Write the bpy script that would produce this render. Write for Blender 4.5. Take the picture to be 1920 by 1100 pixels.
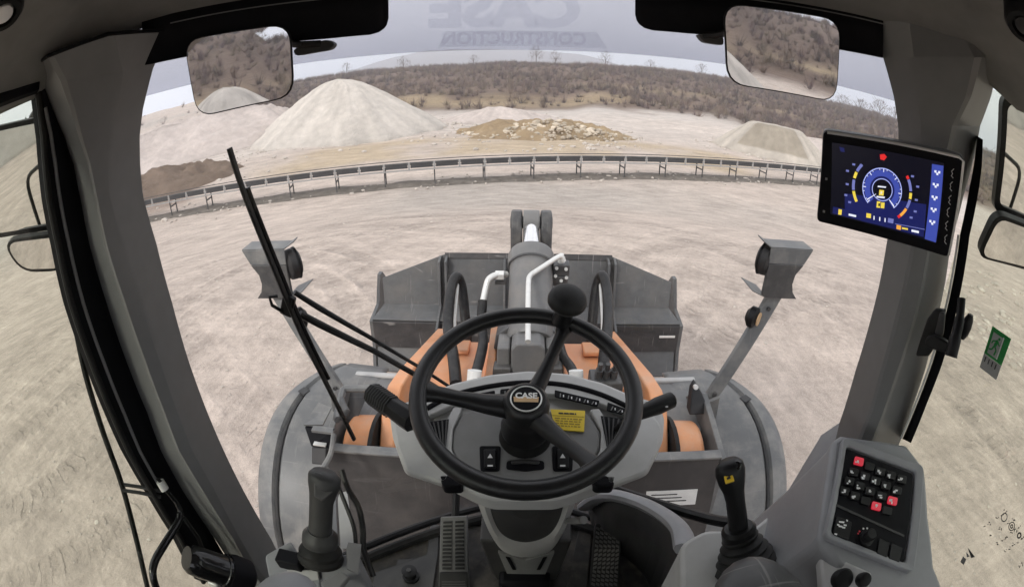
import bpy, bmesh, math, random
import numpy as np
from mathutils import Vector, Matrix, Quaternion
for o in list(bpy.data.objects): bpy.data.objects.remove(o)
S = bpy.context.scene
COL = S.collection
random.seed(7); RNG = np.random.default_rng(11)
V = Vector
R = math.radians
# ------------------------------------------------------------------ camera
CZ = 3.35; PITCH = R(27); YAW = R(2); FPX = 905.0
cd = bpy.data.cameras.new('camera'); cam = bpy.data.objects.new('camera', cd); COL.objects.link(cam)
cam.location = (0, 0, CZ); cam.rotation_euler = (R(90) - PITCH, 0, YAW)
cd.type = 'PANO'; cd.sensor_fit = 'HORIZONTAL'; cd.sensor_width = 36.0
pc = cd.cycles if hasattr(cd, 'cycles') and hasattr(cd.cycles, 'panorama_type') else cd
pc.panorama_type = 'FISHEYE_EQUISOLID'
pc.fisheye_lens = FPX / 1920 * 36
pc.fisheye_fov = R(220)
cd.clip_start = 0.02; cd.clip_end = 20000
S.camera = cam
# ------------------------------------------------------------------ world and sun
W = bpy.data.worlds.new('World'); S.world = W; W.use_nodes = True
wt = W.node_tree; wt.nodes.clear()
def wn(t, **k):
    n = wt.nodes.new(t)
    for a, b in k.items(): setattr(n, a, b)
    return n
SUN_EL, SUN_AZ = R(36), R(214)      # azimuth clockwise from +Y: behind the machine and to its left
sky = wn('ShaderNodeTexSky'); sky.sky_type = 'NISHITA'; sky.sun_disc = False
sky.sun_elevation = SUN_EL; sky.sun_rotation = SUN_AZ; sky.dust_density = 4.0; sky.air_density = 1.5
hs = wn('ShaderNodeHueSaturation'); hs.inputs['Saturation'].default_value = 0.16; hs.inputs['Value'].default_value = 1.0
tc = wn('ShaderNodeTexCoord'); nz = wn('ShaderNodeTexNoise'); nz.inputs['Scale'].default_value = 2.2; nz.inputs['Detail'].default_value = 5
mp = wn('ShaderNodeMapping'); mp.inputs['Scale'].default_value = (1, 1, 3.0)
rmp = wn('ShaderNodeMapRange'); rmp.inputs['From Min'].default_value = 0.3; rmp.inputs['From Max'].default_value = 0.7
rmp.inputs['To Min'].default_value = 0.82; rmp.inputs['To Max'].default_value = 1.15
mx = wn('ShaderNodeMix', data_type='RGBA'); mx.inputs[0].default_value = 0.72
mx.inputs[7].default_value = (12.0, 12.1, 12.6, 1)     # the overcast cloud sheet
mm = wn('ShaderNodeVectorMath', operation='SCALE')
bg = wn('ShaderNodeBackground'); bg.inputs['Strength'].default_value = 0.115
wo = wn('ShaderNodeOutputWorld')
L = wt.links.new
L(sky.outputs[0], hs.inputs['Color']); L(hs.outputs[0], mx.inputs[6])
L(tc.outputs['Generated'], mp.inputs[0]); L(mp.outputs[0], nz.inputs['Vector']); L(nz.outputs[0], rmp.inputs[0])
L(mx.outputs[2], mm.inputs[0]); L(rmp.outputs[0], mm.inputs['Scale'])
L(mm.outputs[0], bg.inputs['Color']); L(bg.outputs[0], wo.inputs['Surface'])
sl = bpy.data.lights.new('sun', 'SUN'); sl.energy = 1.5; sl.angle = R(10.5); sl.color = (1, 0.96, 0.9)
so = bpy.data.objects.new('sun', sl); COL.objects.link(so)
sd = V((math.sin(SUN_AZ) * math.cos(SUN_EL), math.cos(SUN_AZ) * math.cos(SUN_EL), math.sin(SUN_EL)))
so.rotation_euler = sd.to_track_quat('Z', 'Y').to_euler()
S.view_settings.view_transform = 'Standard'; S.view_settings.look = 'None'; S.view_settings.gamma = 1
S.view_settings.use_curve_mapping = False; S.view_settings.exposure = 0.22
S.render.engine = 'CYCLES'
cy = S.cycles
cy.max_bounces = 8; cy.transparent_max_bounces = 12; cy.diffuse_bounces = 3; cy.glossy_bounces = 4; cy.volume_bounces = 3
cy.use_denoising = True
try: cy.denoiser = 'OPENIMAGEDENOISE'
except Exception: pass
# ------------------------------------------------------------------ directions: sight lines used to lay real points at real depths
CAM = V((0, 0, CZ))
RT = V((math.cos(YAW), math.sin(YAW), 0))
FW = V((-math.sin(YAW) * math.cos(PITCH), math.cos(YAW) * math.cos(PITCH), -math.sin(PITCH)))
UP = RT.cross(FW)
def ray(x, y):
    dx, dy = x - 960, 550 - y; r = math.hypot(dx, dy) + 1e-9; t = 2 * math.asin(r / 2 / FPX)
    return RT * (math.sin(t) * dx / r) + UP * (math.sin(t) * dy / r) + FW * math.cos(t)
def AX(x, y, X): d = ray(x, y); return CAM + d * (X / d.x)
def AY(x, y, Y): d = ray(x, y); return CAM + d * (Y / d.y)
def AZ(x, y, Z): d = ray(x, y); return CAM + d * ((Z - CZ) / d.z)
def AD(x, y, D): return CAM + ray(x, y) * D
def PL(x, y, p0, n):
    d = ray(x, y); return CAM + d * ((V(p0) - CAM).dot(V(n)) / d.dot(V(n)))
def glass_y(x): return 1.03 - 0.75 * abs(x) ** 1.6
def AG(x, y, off=0.0):
    d = ray(x, y); lo, hi = .2, 3.
    for _ in range(50):
        m = (lo + hi) / 2; p = CAM + d * m
        if p.y > glass_y(p.x) + off: hi = m
        else: lo = m
    return CAM + d * lo
# ------------------------------------------------------------------ materials
MATS = {}
def mat(name, col, rough=.5, metal=0., var=.12, scale=30., bump=0., bscale=None, spec=.5, coat=0., dirt=None, dirt_amt=.5, dscale=3., scratch=0.):
    m = bpy.data.materials.new(name); m.use_nodes = True; t = m.node_tree; n = t.nodes; b = n['Principled BSDF']
    b.inputs['Roughness'].default_value = rough; b.inputs['Metallic'].default_value = metal
    b.inputs['Specular IOR Level'].default_value = spec; b.inputs['Coat Weight'].default_value = coat
    c = n.new('ShaderNodeTexCoord'); z = n.new('ShaderNodeTexNoise'); z.inputs['Scale'].default_value = scale; z.inputs['Detail'].default_value = 6
    t.links.new(c.outputs['Object'], z.inputs['Vector'])
    mr = n.new('ShaderNodeMapRange'); mr.inputs['From Min'].default_value = .25; mr.inputs['From Max'].default_value = .75
    mr.inputs['To Min'].default_value = 1 - var; mr.inputs['To Max'].default_value = 1 + var
    t.links.new(z.outputs[0], mr.inputs[0])
    sc = n.new('ShaderNodeVectorMath'); sc.operation = 'SCALE'; sc.inputs[0].default_value = col
    t.links.new(mr.outputs[0], sc.inputs['Scale']); out = sc.outputs[0]
    if dirt:
        z2 = n.new('ShaderNodeTexNoise'); z2.inputs['Scale'].default_value = dscale; z2.inputs['Detail'].default_value = 9; z2.inputs['Roughness'].default_value = .65
        t.links.new(c.outputs['Object'], z2.inputs['Vector'])
        m2 = n.new('ShaderNodeMapRange'); m2.inputs['From Min'].default_value = .45; m2.inputs['From Max'].default_value = .72; m2.inputs['To Max'].default_value = dirt_amt
        t.links.new(z2.outputs[0], m2.inputs[0])
        mixc = n.new('ShaderNodeMix'); mixc.data_type = 'RGBA'; mixc.inputs[7].default_value = (*dirt, 1)
        t.links.new(m2.outputs[0], mixc.inputs[0]); t.links.new(out, mixc.inputs[6]); out = mixc.outputs[2]
        m3 = n.new('ShaderNodeMapRange'); m3.inputs['To Min'].default_value = rough; m3.inputs['To Max'].default_value = min(1, rough + .35)
        t.links.new(m2.outputs[0], m3.inputs[0]); t.links.new(m3.outputs[0], b.inputs['Roughness'])
    if scratch:
        for rot_, sc_ in ((.5, (3, 90, 3)), (1.9, (80, 4, 4))):
            mp_s = n.new('ShaderNodeMapping'); mp_s.inputs['Rotation'].default_value = (rot_, rot_ * .7, rot_); mp_s.inputs['Scale'].default_value = sc_; t.links.new(c.outputs['Object'], mp_s.inputs[0])
            zs = n.new('ShaderNodeTexNoise'); zs.inputs['Scale'].default_value = 1.0; zs.inputs['Detail'].default_value = 3; t.links.new(mp_s.outputs[0], zs.inputs['Vector'])
            ms = n.new('ShaderNodeMapRange'); ms.inputs['From Min'].default_value = .66; ms.inputs['From Max'].default_value = .72; ms.inputs['To Max'].default_value = scratch; t.links.new(zs.outputs[0], ms.inputs[0])
            mxs = n.new('ShaderNodeMix'); mxs.data_type = 'RGBA'; mxs.inputs[7].default_value = (.33, .32, .31, 1); t.links.new(ms.outputs[0], mxs.inputs[0]); t.links.new(out, mxs.inputs[6]); out = mxs.outputs[2]
    t.links.new(out, b.inputs['Base Color'])
    if bump:
        z3 = n.new('ShaderNodeTexNoise'); z3.inputs['Scale'].default_value = bscale or 900; z3.inputs['Detail'].default_value = 2
        t.links.new(c.outputs['Object'], z3.inputs['Vector'])
        bp = n.new('ShaderNodeBump'); bp.inputs['Strength'].default_value = bump; bp.inputs['Distance'].default_value = .001
        t.links.new(z3.outputs[0], bp.inputs['Height']); t.links.new(bp.outputs[0], b.inputs['Normal'])
    MATS[name] = m; return m
def emis(name, col, k):
    m = bpy.data.materials.new(name); m.use_nodes = True; b = m.node_tree.nodes['Principled BSDF']
    b.inputs['Base Color'].default_value = (.01, .01, .01, 1); b.inputs['Emission Color'].default_value = (*col, 1); b.inputs['Emission Strength'].default_value = k
    b.inputs['Roughness'].default_value = .25
    return m
def glassm(name, tint, refl=.05, white=0.0, wcol=(.8, .8, .85)):
    m = bpy.data.materials.new(name); m.use_nodes = True; t = m.node_tree; n = t.nodes; n.clear()
    tr = n.new('ShaderNodeBsdfTransparent'); tr.inputs[0].default_value = (*tint, 1)
    gl = n.new('ShaderNodeBsdfGlossy'); gl.inputs['Roughness'].default_value = .02; gl.inputs['Color'].default_value = (1, 1, 1, 1)
    lw = n.new('ShaderNodeLayerWeight'); lw.inputs[0].default_value = .25
    mr = n.new('ShaderNodeMapRange'); mr.inputs['To Min'].default_value = refl * .4; mr.inputs['To Max'].default_value = refl * 3
    mx1 = n.new('ShaderNodeMixShader'); o = n.new('ShaderNodeOutputMaterial')
    t.links.new(lw.outputs['Fresnel'], mr.inputs[0]); t.links.new(mr.outputs[0], mx1.inputs[0])
    t.links.new(tr.outputs[0], mx1.inputs[1]); t.links.new(gl.outputs[0], mx1.inputs[2]); last = mx1.outputs[0]
    if white:
        df = n.new('ShaderNodeBsdfDiffuse'); df.inputs[0].default_value = (*wcol, 1)
        tl = n.new('ShaderNodeBsdfTranslucent'); tl.inputs[0].default_value = (*wcol, 1)
        ad = n.new('ShaderNodeMixShader'); ad.inputs[0].default_value = .6
        t.links.new(df.outputs[0], ad.inputs[1]); t.links.new(tl.outputs[0], ad.inputs[2])
        m2 = n.new('ShaderNodeMixShader'); m2.inputs[0].default_value = white
        t.links.new(last, m2.inputs[1]); t.links.new(ad.outputs[0], m2.inputs[2]); last = m2.outputs[0]
    t.links.new(last, o.inputs[0]); return m
DUST = (.30, .25, .20)
M_pillar = mat('pillar plastic', (.165, .166, .166), .34, bump=.12, var=.06)
M_lining = mat('roof lining', (.20, .195, .187), .8, bump=.6, bscale=1500, var=.08)
M_black = mat('black plastic', (.010, .010, .011), .38, bump=.2, var=.2, spec=.22)
M_frit = mat('black visor', (.006, .006, .008), .6, var=.2, spec=.12)
M_rubber = mat('rubber', (.014, .014, .014), .5, bump=.3, var=.2, spec=.22, dirt=(.06, .055, .05), dirt_amt=.25, dscale=12)
M_gloss = mat('gloss black', (.008, .008, .009), .12, var=.1)
M_wheel = mat('wheel rim', (.012, .012, .013), .32, bump=.2, bscale=1400, var=.15, spec=.38)
M_dash = mat('dash grey', (.46, .46, .455), .4, bump=.25, var=.05, dirt=(.26, .24, .22), dirt_amt=.3, dscale=6)
M_dash2 = mat('dash mid grey', (.20, .20, .20), .55, bump=.7, var=.08, dirt=(.2, .18, .16), dirt_amt=.25, dscale=8)
M_dark = mat('dark trim', (.042, .042, .043), .42, bump=.3, var=.12, spec=.3, dirt=(.12, .11, .1), dirt_amt=.25, dscale=7)
M_cons = mat('console grey', (.25, .255, .27), .4, bump=.3, var=.06, dirt=(.2, .19, .18), dirt_amt=.2, dscale=8)
M_floor = mat('floor mat', (.034, .033, .032), .7, bump=1., bscale=500, var=.25, dirt=DUST, dirt_amt=.22, dscale=14, spec=.2)
M_orange = mat('orange paint', (.72, .32, .145), .4, var=.08, scale=8, dirt=(.62, .44, .33), dirt_amt=.7, dscale=5, scratch=.15)
M_fend = mat('fender grey', (.13, .133, .134), .42, var=.10, scale=10, dirt=(.30, .285, .26), dirt_amt=.75, dscale=5, scratch=.25)
M_bucket = mat('bucket paint', (.092, .095, .098), .45, var=.15, scale=14, dirt=(.15, .14, .13), dirt_amt=.6, dscale=3, scratch=.35)
M_bband = mat('bucket dark paint', (.035, .034, .036), .5, var=.2, scale=14, dirt=(.10, .09, .085), dirt_amt=.5, dscale=5, scratch=.5)
M_cast = mat('cylinder paint', (.15, .15, .15), .4, var=.1, scale=15, dirt=(.24, .22, .2), dirt_amt=.6, dscale=6, scratch=.3)
M_cast2 = mat('casting paint', (.055, .055, .057), .45, var=.15, scale=20, dirt=(.18, .17, .155), dirt_amt=.65, dscale=7, scratch=.35)
M_plate = mat('front frame paint', (.04, .037, .037), .55, var=.2, scale=6, dirt=(.13, .115, .105), dirt_amt=.5, dscale=4, scratch=.08)
M_hose = mat('hose rubber', (.014, .014, .015), .4, spec=.3, bump=.3, var=.2, dirt=(.1, .09, .08), dirt_amt=.3, dscale=20)
M_steel = mat('steel pipe', (.72, .72, .70), .3, metal=.35, var=.08)
M_chrome = mat('chrome rod', (.85, .85, .86), .15, metal=.9, var=.04)
M_pedal = mat('pedal steel', (.08, .08, .08), .5, var=.2, dirt=(.16, .15, .14), dirt_amt=.4, dscale=20)
M_white = mat('white paint', (.78, .78, .76), .45, var=.06)
M_yel = mat('yellow label', (.75, .55, .03), .45, var=.05)
M_print = mat('black print', (.02, .02, .02), .6)
M_print2 = mat('brown print', (.30, .21, .03), .6)
M_green = mat('green print', (.02, .28, .06), .5)
M_tan = mat('badge tan', (.60, .40, .22), .4)
M_red = mat('red key', (.55, .03, .05), .4)
M_icon = mat('icon print', (.75, .75, .75), .6)
M_lamp = mat('lamp body', (.022, .022, .024), .4, spec=.3, dirt=(.12, .11, .1), dirt_amt=.3)
M_yswitch = mat('yellow switch', (.75, .5, .03), .4)
M_mirror = mat('mirror silver', (.86, .86, .86), .015, metal=1., var=.0)
M_glass = glassm('windscreen glass', (.97, .965, .955), .03)
M_glassg = glassm('tinted side glass', (.875, .89, .835), .035)
M_film = glassm('sun strip film', (.60, .60, .645), .03, white=.12, wcol=(.62, .62, .68))
M_film2 = glassm('sun strip lettering', (.90, .90, .92), .02)
M_film3 = glassm('sun strip dark band', (.86, .86, .88), .02)
E_navy = emis('screen navy', (.012, .016, .11), .8)
E_blk = emis('screen black', (.004, .004, .012), .6)
E_blue = emis('screen blue', (.05, .075, .38), .9)
E_pale = emis('screen pale blue', (.42, .48, .95), .9)
E_lav = emis('screen lavender', (.20, .22, .55), .8)
E_white = emis('screen white', (.8, .82, .95), .9)
E_yel = emis('screen yellow', (.85, .65, .08), .9)
E_org = emis('screen orange', (.9, .4, .06), .9)
E_red = emis('screen red', (.8, .03, .03), .8)
E_keyred = emis('lit red key', (.75, .03, .06), .55)
# ------------------------------------------------------------------ mesh helpers
ORG = {}
def thing(name, label, cat, loc=(0, 0, 0), group=None):
    o = bpy.data.objects.new(name, None); COL.objects.link(o); o.empty_display_size = .05
    o.location = loc; ORG[o.name] = V(loc)
    o['label'] = label; o['category'] = cat
    if group: o['group'] = group
    return o
class MB:
    def __init__(s): s.v = []; s.f = []
    def add(s, vs, fs):
        k = len(s.v); s.v += [V(p) for p in vs]; s.f += [tuple(i + k for i in f) for f in fs]; return s
    def box(s, c, size, rot=None):
        c = V(c); h = V(size) / 2; vs = []
        for x in (-1, 1):
            for y in (-1, 1):
                for z in (-1, 1):
                    p = V((x * h.x, y * h.y, z * h.z))
                    if rot is not None: p = rot @ p
                    vs.append(c + p)
        return s.add(vs, [(0, 1, 3, 2), (4, 6, 7, 5), (0, 4, 5, 1), (2, 3, 7, 6), (0, 2, 6, 4), (1, 5, 7, 3)])
    def prism(s, pts, d, top=1.0):
        n = len(pts); pts = [V(p) for p in pts]; d = V(d); c = sum(pts, V()) / n
        vs = pts + [c + (p - c) * top + d for p in pts]
        return s.add(vs, [tuple(range(n))[::-1], tuple(range(n, 2 * n))] + [(i, (i + 1) % n, n + (i + 1) % n, n + i) for i in range(n)])
    def loft(s, secs, closed=True, caps=True):
        n = len(secs[0]); vs = [V(p) for q in secs for p in q]; fs = []
        for a in range(len(secs) - 1):
            for i in range(n if closed else n - 1):
                j = (i + 1) % n; fs.append((a * n + i, a * n + j, (a + 1) * n + j, (a + 1) * n + i))
        if caps and closed: fs.append(tuple(range(n))[::-1]); fs.append(tuple(range((len(secs) - 1) * n, len(secs) * n)))
        return s.add(vs, fs)
    def tube(s, path, r, n=10, closed=False, flat=1.0, up=None):
        path = [V(p) for p in path]; m = len(path); rr = r if isinstance(r, (list, tuple)) else [r] * m
        secs = []; prev = None
        for i in range(m):
            if closed: t = path[(i + 1) % m] - path[i - 1]
            else: t = path[min(i + 1, m - 1)] - path[max(i - 1, 0)]
            t.normalize()
            if prev is None:
                a = V(up) if up is not None else (V((0, 0, 1)) if abs(t.z) < .9 else V((1, 0, 0)))
                u = (a - t * a.dot(t)).normalized()
            else: u = (prev - t * prev.dot(t)).normalized()
            prev = u; w = t.cross(u)
            secs.append([path[i] + u * (rr[i] * flat * math.cos(2 * math.pi * k / n)) + w * (rr[i] * math.sin(2 * math.pi * k / n)) for k in range(n)])
        if closed: secs.append(secs[0]); return s.loft(secs, caps=False)
        return s.loft(secs)
    def lathe(s, prof, o, ax, n=24, caps=True):
        o = V(o); ax = V(ax).normalized(); a = V((0, 0, 1)) if abs(ax.z) < .9 else V((1, 0, 0))
        u = (a - ax * a.dot(ax)).normalized(); w = ax.cross(u)
        return s.loft([[o + ax * h + u * (r * math.cos(2 * math.pi * k / n)) + w * (r * math.sin(2 * math.pi * k / n)) for k in range(n)] for r, h in prof], caps=caps)
    def ball(s, c, r, n=14, sq=(1, 1, 1)):
        c = V(c); secs = []
        for i in range(1, n // 2):
            t = math.pi * i / (n // 2)
            secs.append([c + V((r * sq[0] * math.sin(t) * math.cos(2 * math.pi * k / n), r * sq[1] * math.sin(t) * math.sin(2 * math.pi * k / n), r * sq[2] * math.cos(t))) for k in range(n)])
        return s.loft(secs)
    def build(s, name, m, parent=None, smooth=38, bevel=0., seg=2, base=None, kind=None, solid=0.):
        org = V((0, 0, 0))
        if parent is not None: org = ORG[parent.name]
        elif base is not None: org = V(base)
        me = bpy.data.meshes.new(name); me.from_pydata([tuple(p - org) for p in s.v], [], s.f)
        bm = bmesh.new(); bm.from_mesh(me); bmesh.ops.remove_doubles(bm, verts=bm.verts, dist=1e-6)
        bmesh.ops.recalc_face_normals(bm, faces=bm.faces); bm.to_mesh(me); bm.free()
        if smooth:
            me.shade_smooth(); me.set_sharp_from_angle(angle=R(smooth))
        me.materials.append(m)
        o = bpy.data.objects.new(name, me); COL.objects.link(o)
        if parent is not None: o.parent = parent; ORG[o.name] = org
        else: o.location = org; ORG[o.name] = org
        if solid:
            q = o.modifiers.new('solid', 'SOLIDIFY'); q.thickness = solid; q.offset = 0
        if bevel:
            q = o.modifiers.new('bevel', 'BEVEL'); q.width = bevel; q.segments = seg; q.limit_method = 'ANGLE'; q.angle_limit = R(40); q.harden_normals = False
        if kind: o['kind'] = kind
        return o
def tag(o, label, cat, group=None):
    o['label'] = label; o['category'] = cat
    if group: o['group'] = group
    return o
def sub_child(o, parent):       # make o (built under the same thing) a sub-part of parent
    o.parent = parent; return o
def dup_tree(root, loc, label=None, rotz=None):
    r = root.copy(); COL.objects.link(r); r.location = loc; ORG[r.name] = V(loc)
    if rotz is not None: r.rotation_euler = (0, 0, rotz)
    if label: r['label'] = label
    for ch in list(root.children):
        c = ch.copy(); COL.objects.link(c); c.parent = r
        for g in ch.children:
            d = g.copy(); COL.objects.link(d); d.parent = c
    return r
def spline(pts, k=8):           # Catmull-Rom through points
    pts = [V(p) for p in pts]; out = []
    for i in range(len(pts) - 1):
        a = pts[max(i - 1, 0)]; b = pts[i]; c = pts[i + 1]; d = pts[min(i + 2, len(pts) - 1)]
        for j in range(k):
            t = j / k
            out.append(.5 * ((2 * b) + (c - a) * t + (2 * a - 5 * b + 4 * c - d) * t * t + (3 * b - a - 3 * c + d) * t ** 3))
    out.append(pts[-1]); return out
def rrect(w, h, r, n=5):
    out = []
    for sx, sy, a0 in ((1, 1, 0), (-1, 1, 90), (-1, -1, 180), (1, -1, 270)):
        for i in range(n + 1):
            a = R(a0 + 90 * i / n); out.append((sx * (w / 2 - r) + r * math.cos(a), sy * (h / 2 - r) + r * math.sin(a)))
    return out
def roundpoly(pts, r, n=4):     # rounded corners of a 3D polygon
    pts = [V(p) for p in pts]; out = []; m = len(pts)
    for i in range(m):
        p = pts[i]; a = pts[i - 1] - p; b = pts[(i + 1) % m] - p
        ra = min(r, a.length * .45); rb = min(r, b.length * .45); s = p + a.normalized() * ra; e = p + b.normalized() * rb
        for k in range(n + 1):
            t = k / n; out.append(s * (1 - t) ** 2 + p * 2 * t * (1 - t) + e * t * t)
    return out
def text_mesh(txt, size, bold=0.0, shear=0.0):
    c = bpy.data.curves.new('t', 'FONT'); c.body = txt; c.size = size; c.align_x = 'CENTER'; c.align_y = 'CENTER'; c.offset = bold; c.shear = shear; c.resolution_u = 3
    o = bpy.data.objects.new('t', c); COL.objects.link(o); dg = bpy.context.evaluated_depsgraph_get(); dg.update()
    me = bpy.data.meshes.new_from_object(o.evaluated_get(dg)); vs = [v.co.copy() for v in me.vertices]; fs = [tuple(p.vertices) for p in me.polygons]
    bpy.data.objects.remove(o); bpy.data.meshes.remove(me); return vs, fs
# ------------------------------------------------------------------ terrain
def _hash(ix, iy):
    h = (ix * 374761393 + iy * 668265263) & 0xffffffff
    h = ((h ^ (h >> 13)) * 1274126177) & 0xffffffff
    return ((h ^ (h >> 16)) & 0xffff) / 65535.0
def vnoise(x, y):
    ix = np.floor(x).astype(np.int64); iy = np.floor(y).astype(np.int64); fx = x - ix; fy = y - iy
    fx = fx * fx * (3 - 2 * fx); fy = fy * fy * (3 - 2 * fy)
    return (_hash(ix, iy) * (1 - fx) + _hash(ix + 1, iy) * fx) * (1 - fy) + (_hash(ix, iy + 1) * (1 - fx) + _hash(ix + 1, iy + 1) * fx) * fy
def fbm(x, y, o=4):
    s = 0; a = .5
    for i in range(o): s = s + a * vnoise(x * 2 ** i + 17.3 * i, y * 2 ** i + 9.1 * i); a *= .5
    return s / (1 - .5 ** o)
def sm(a, b, x): t = np.clip((x - a) / (b - a), 0, 1); return t * t * (3 - 2 * t)
def polar(x, y): return np.hypot(x, y), np.degrees(np.arctan2(x, y))
def Hgt(x, y):
    x = np.asarray(x, float); y = np.asarray(y, float); r, az = polar(x, y)
    z = -2.2 * sm(6.5, 23, r)
    z = z + .05 * (fbm(x * .5, y * .5, 3) - .5) * sm(2, 10, r)
    z = z + .5 * (fbm(x * .09, y * .09, 3) - .5) * sm(26, 40, r)
    z = z + .75 * sm(49, 53, r) * sm(4, 8, az) * (1 - sm(24, 32, az))                    # low pale bench
    rr2 = r * (1 + .6 * sm(125, 140, np.abs(az)))
    t = sm(56, 152, rr2) ** .92
    z = z + 6.0 * t + 3.0 * (fbm(x * .035 + 5, y * .035, 4) - .5) * sm(56, 80, rr2)
    stp = (r + 9 * (fbm(x * .03, y * .03, 2) - .5))
    z = z + (.8 * sm(70, 73, stp) - .5 * sm(80, 90, stp)) * sm(-20, -12, az) * (1 - sm(10, 16, az))   # a worked bench
    z = z + 3.2 * sm(-62, -72, az) * sm(40, 75, r) * 1.0
    z = z - 14 * sm(190, 420, r)
    rid = np.exp(-((az + 5.5) / 15.5) ** 4) * (62 + 7 * fbm(az * .18 + 3, az * 0, 3)) + 14 * fbm(az * .1, az * 0 + 2, 3)
    z = z + rid * sm(900, 1450, r) * (1 - .6 * sm(1700, 2800, r)) + 0
    return z
def scrub_mask(x, y):
    r, az = polar(x, y)
    r = r * (1 + .6 * sm(125, 140, np.abs(az))); n = fbm(x * .05 + 3, y * .05 + 8, 4)
    m = sm(60, 70, r + 14 * (n - .5)) * (1 - sm(175, 200, r))
    band = np.exp(-((r - 74 - 14 * (fbm(x * .03, y * .03, 2) - .5)) / 5.5) ** 2) * sm(.40, .54, fbm(x * .06 + 31, y * .06, 4)) * np.maximum(sm(-22, -15, az) * (1 - sm(8, 18, az)), .35 + .65 * sm(120, 130, np.abs(az)))
    band2 = .55 * np.exp(-((r - 98 - 30 * (fbm(x * .02 + 9, y * .02, 3) - .5)) / 6.0) ** 2) * sm(.5, .66, fbm(x * .05 + 77, y * .05, 4))
    m = m * (1 - .95 * np.clip(band + band2, 0, 1))
    m = m * (1 - sm(-32, -37, az) * (1 - sm(-62, -66, az)))                                # the bare bank on the left
    m = m * (.45 + .55 * sm(.3, .5, n))
    return np.clip(m, 0, 1), np.clip(band + band2, 0, 1)
PINK = np.array((.535, .455, .398)); PALE = np.array((.60, .545, .50)); OCH = np.array((.42, .325, .195)); BRN = np.array((.165, .12, .095)); GRY = np.array((.40, .375, .34))
def soil(x, y):
    r, az = polar(x, y); n1 = fbm(x * .16, y * .16, 4); n2 = fbm(x * .05 + 40, y * .05, 3)
    c = PINK[None, :] * (1 + .16 * (n1[:, None] - .5))
    c = c + (GRY - PINK)[None, :] * (sm(.5, .75, n2) * .5)[:, None]
    o = sm(29, 31.5, r) * (1 - sm(37, 40, r)) * sm(-36, -28, az) * (1 - sm(24, 30, az)) * sm(.28, .55, n1)
    c = c + (OCH * 1.05 - c) * (.62 * o)[:, None]
    p = sm(38, 44, r) * (1 - sm(62, 70, r)) * (1 - sm(120, 135, np.abs(az))); c = c + (PALE - c) * (.75 * p * (.5 + .5 * n2))[:, None]
    m, b = scrub_mask(x, y)
    r2 = r * (1 + .6 * sm(125, 140, np.abs(az))); hb = sm(58, 66, r2 + 10 * (n1 - .5)) * (1 - sm(-33, -38, az) * (1 - sm(-60, -66, az)))
    c = c + (BRN * (.8 + .5 * n1[:, None]) - c) * hb[:, None]
    c = c + (np.array((.34, .265, .17)) * (.8 + .5 * n1[:, None]) - c) * (b * hb * .85)[:, None]
    ew = sm(27, 31, r) * (1 - sm(44, 47, r)) * sm(-37, -41, az) * (1 - sm(-58, -64, az))
    c = c + (BRN * 1.35 - c) * (ew * .75 * sm(.35, .55, fbm(x * .2, y * .2, 3)))[:, None]
    return np.clip(c, .02, 1)
def np_mesh(name, co, quads, m, colors=None, base=(0, 0, 0), tris=False):
    me = bpy.data.meshes.new(name); k = 3 if tris else 4
    me.vertices.add(len(co)); me.vertices.foreach_set('co', (co - np.array(base)).astype(np.float32).ravel())
    me.loops.add(len(quads) * k); me.loops.foreach_set('vertex_index', quads.astype(np.int32).ravel())
    me.polygons.add(len(quads)); me.polygons.foreach_set('loop_start', np.arange(0, len(quads) * k, k, dtype=np.int32))
    if colors is not None:
        at = me.color_attributes.new('soil', 'FLOAT_COLOR', 'POINT')
        at.data.foreach_set('color', np.c_[colors, np.ones(len(colors))].astype(np.float32).ravel())
    me.update(calc_edges=True); me.materials.append(m); me.shade_smooth()
    o = bpy.data.objects.new(name, me); COL.objects.link(o); o.location = base; ORG[o.name] = V(base); return o
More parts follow.
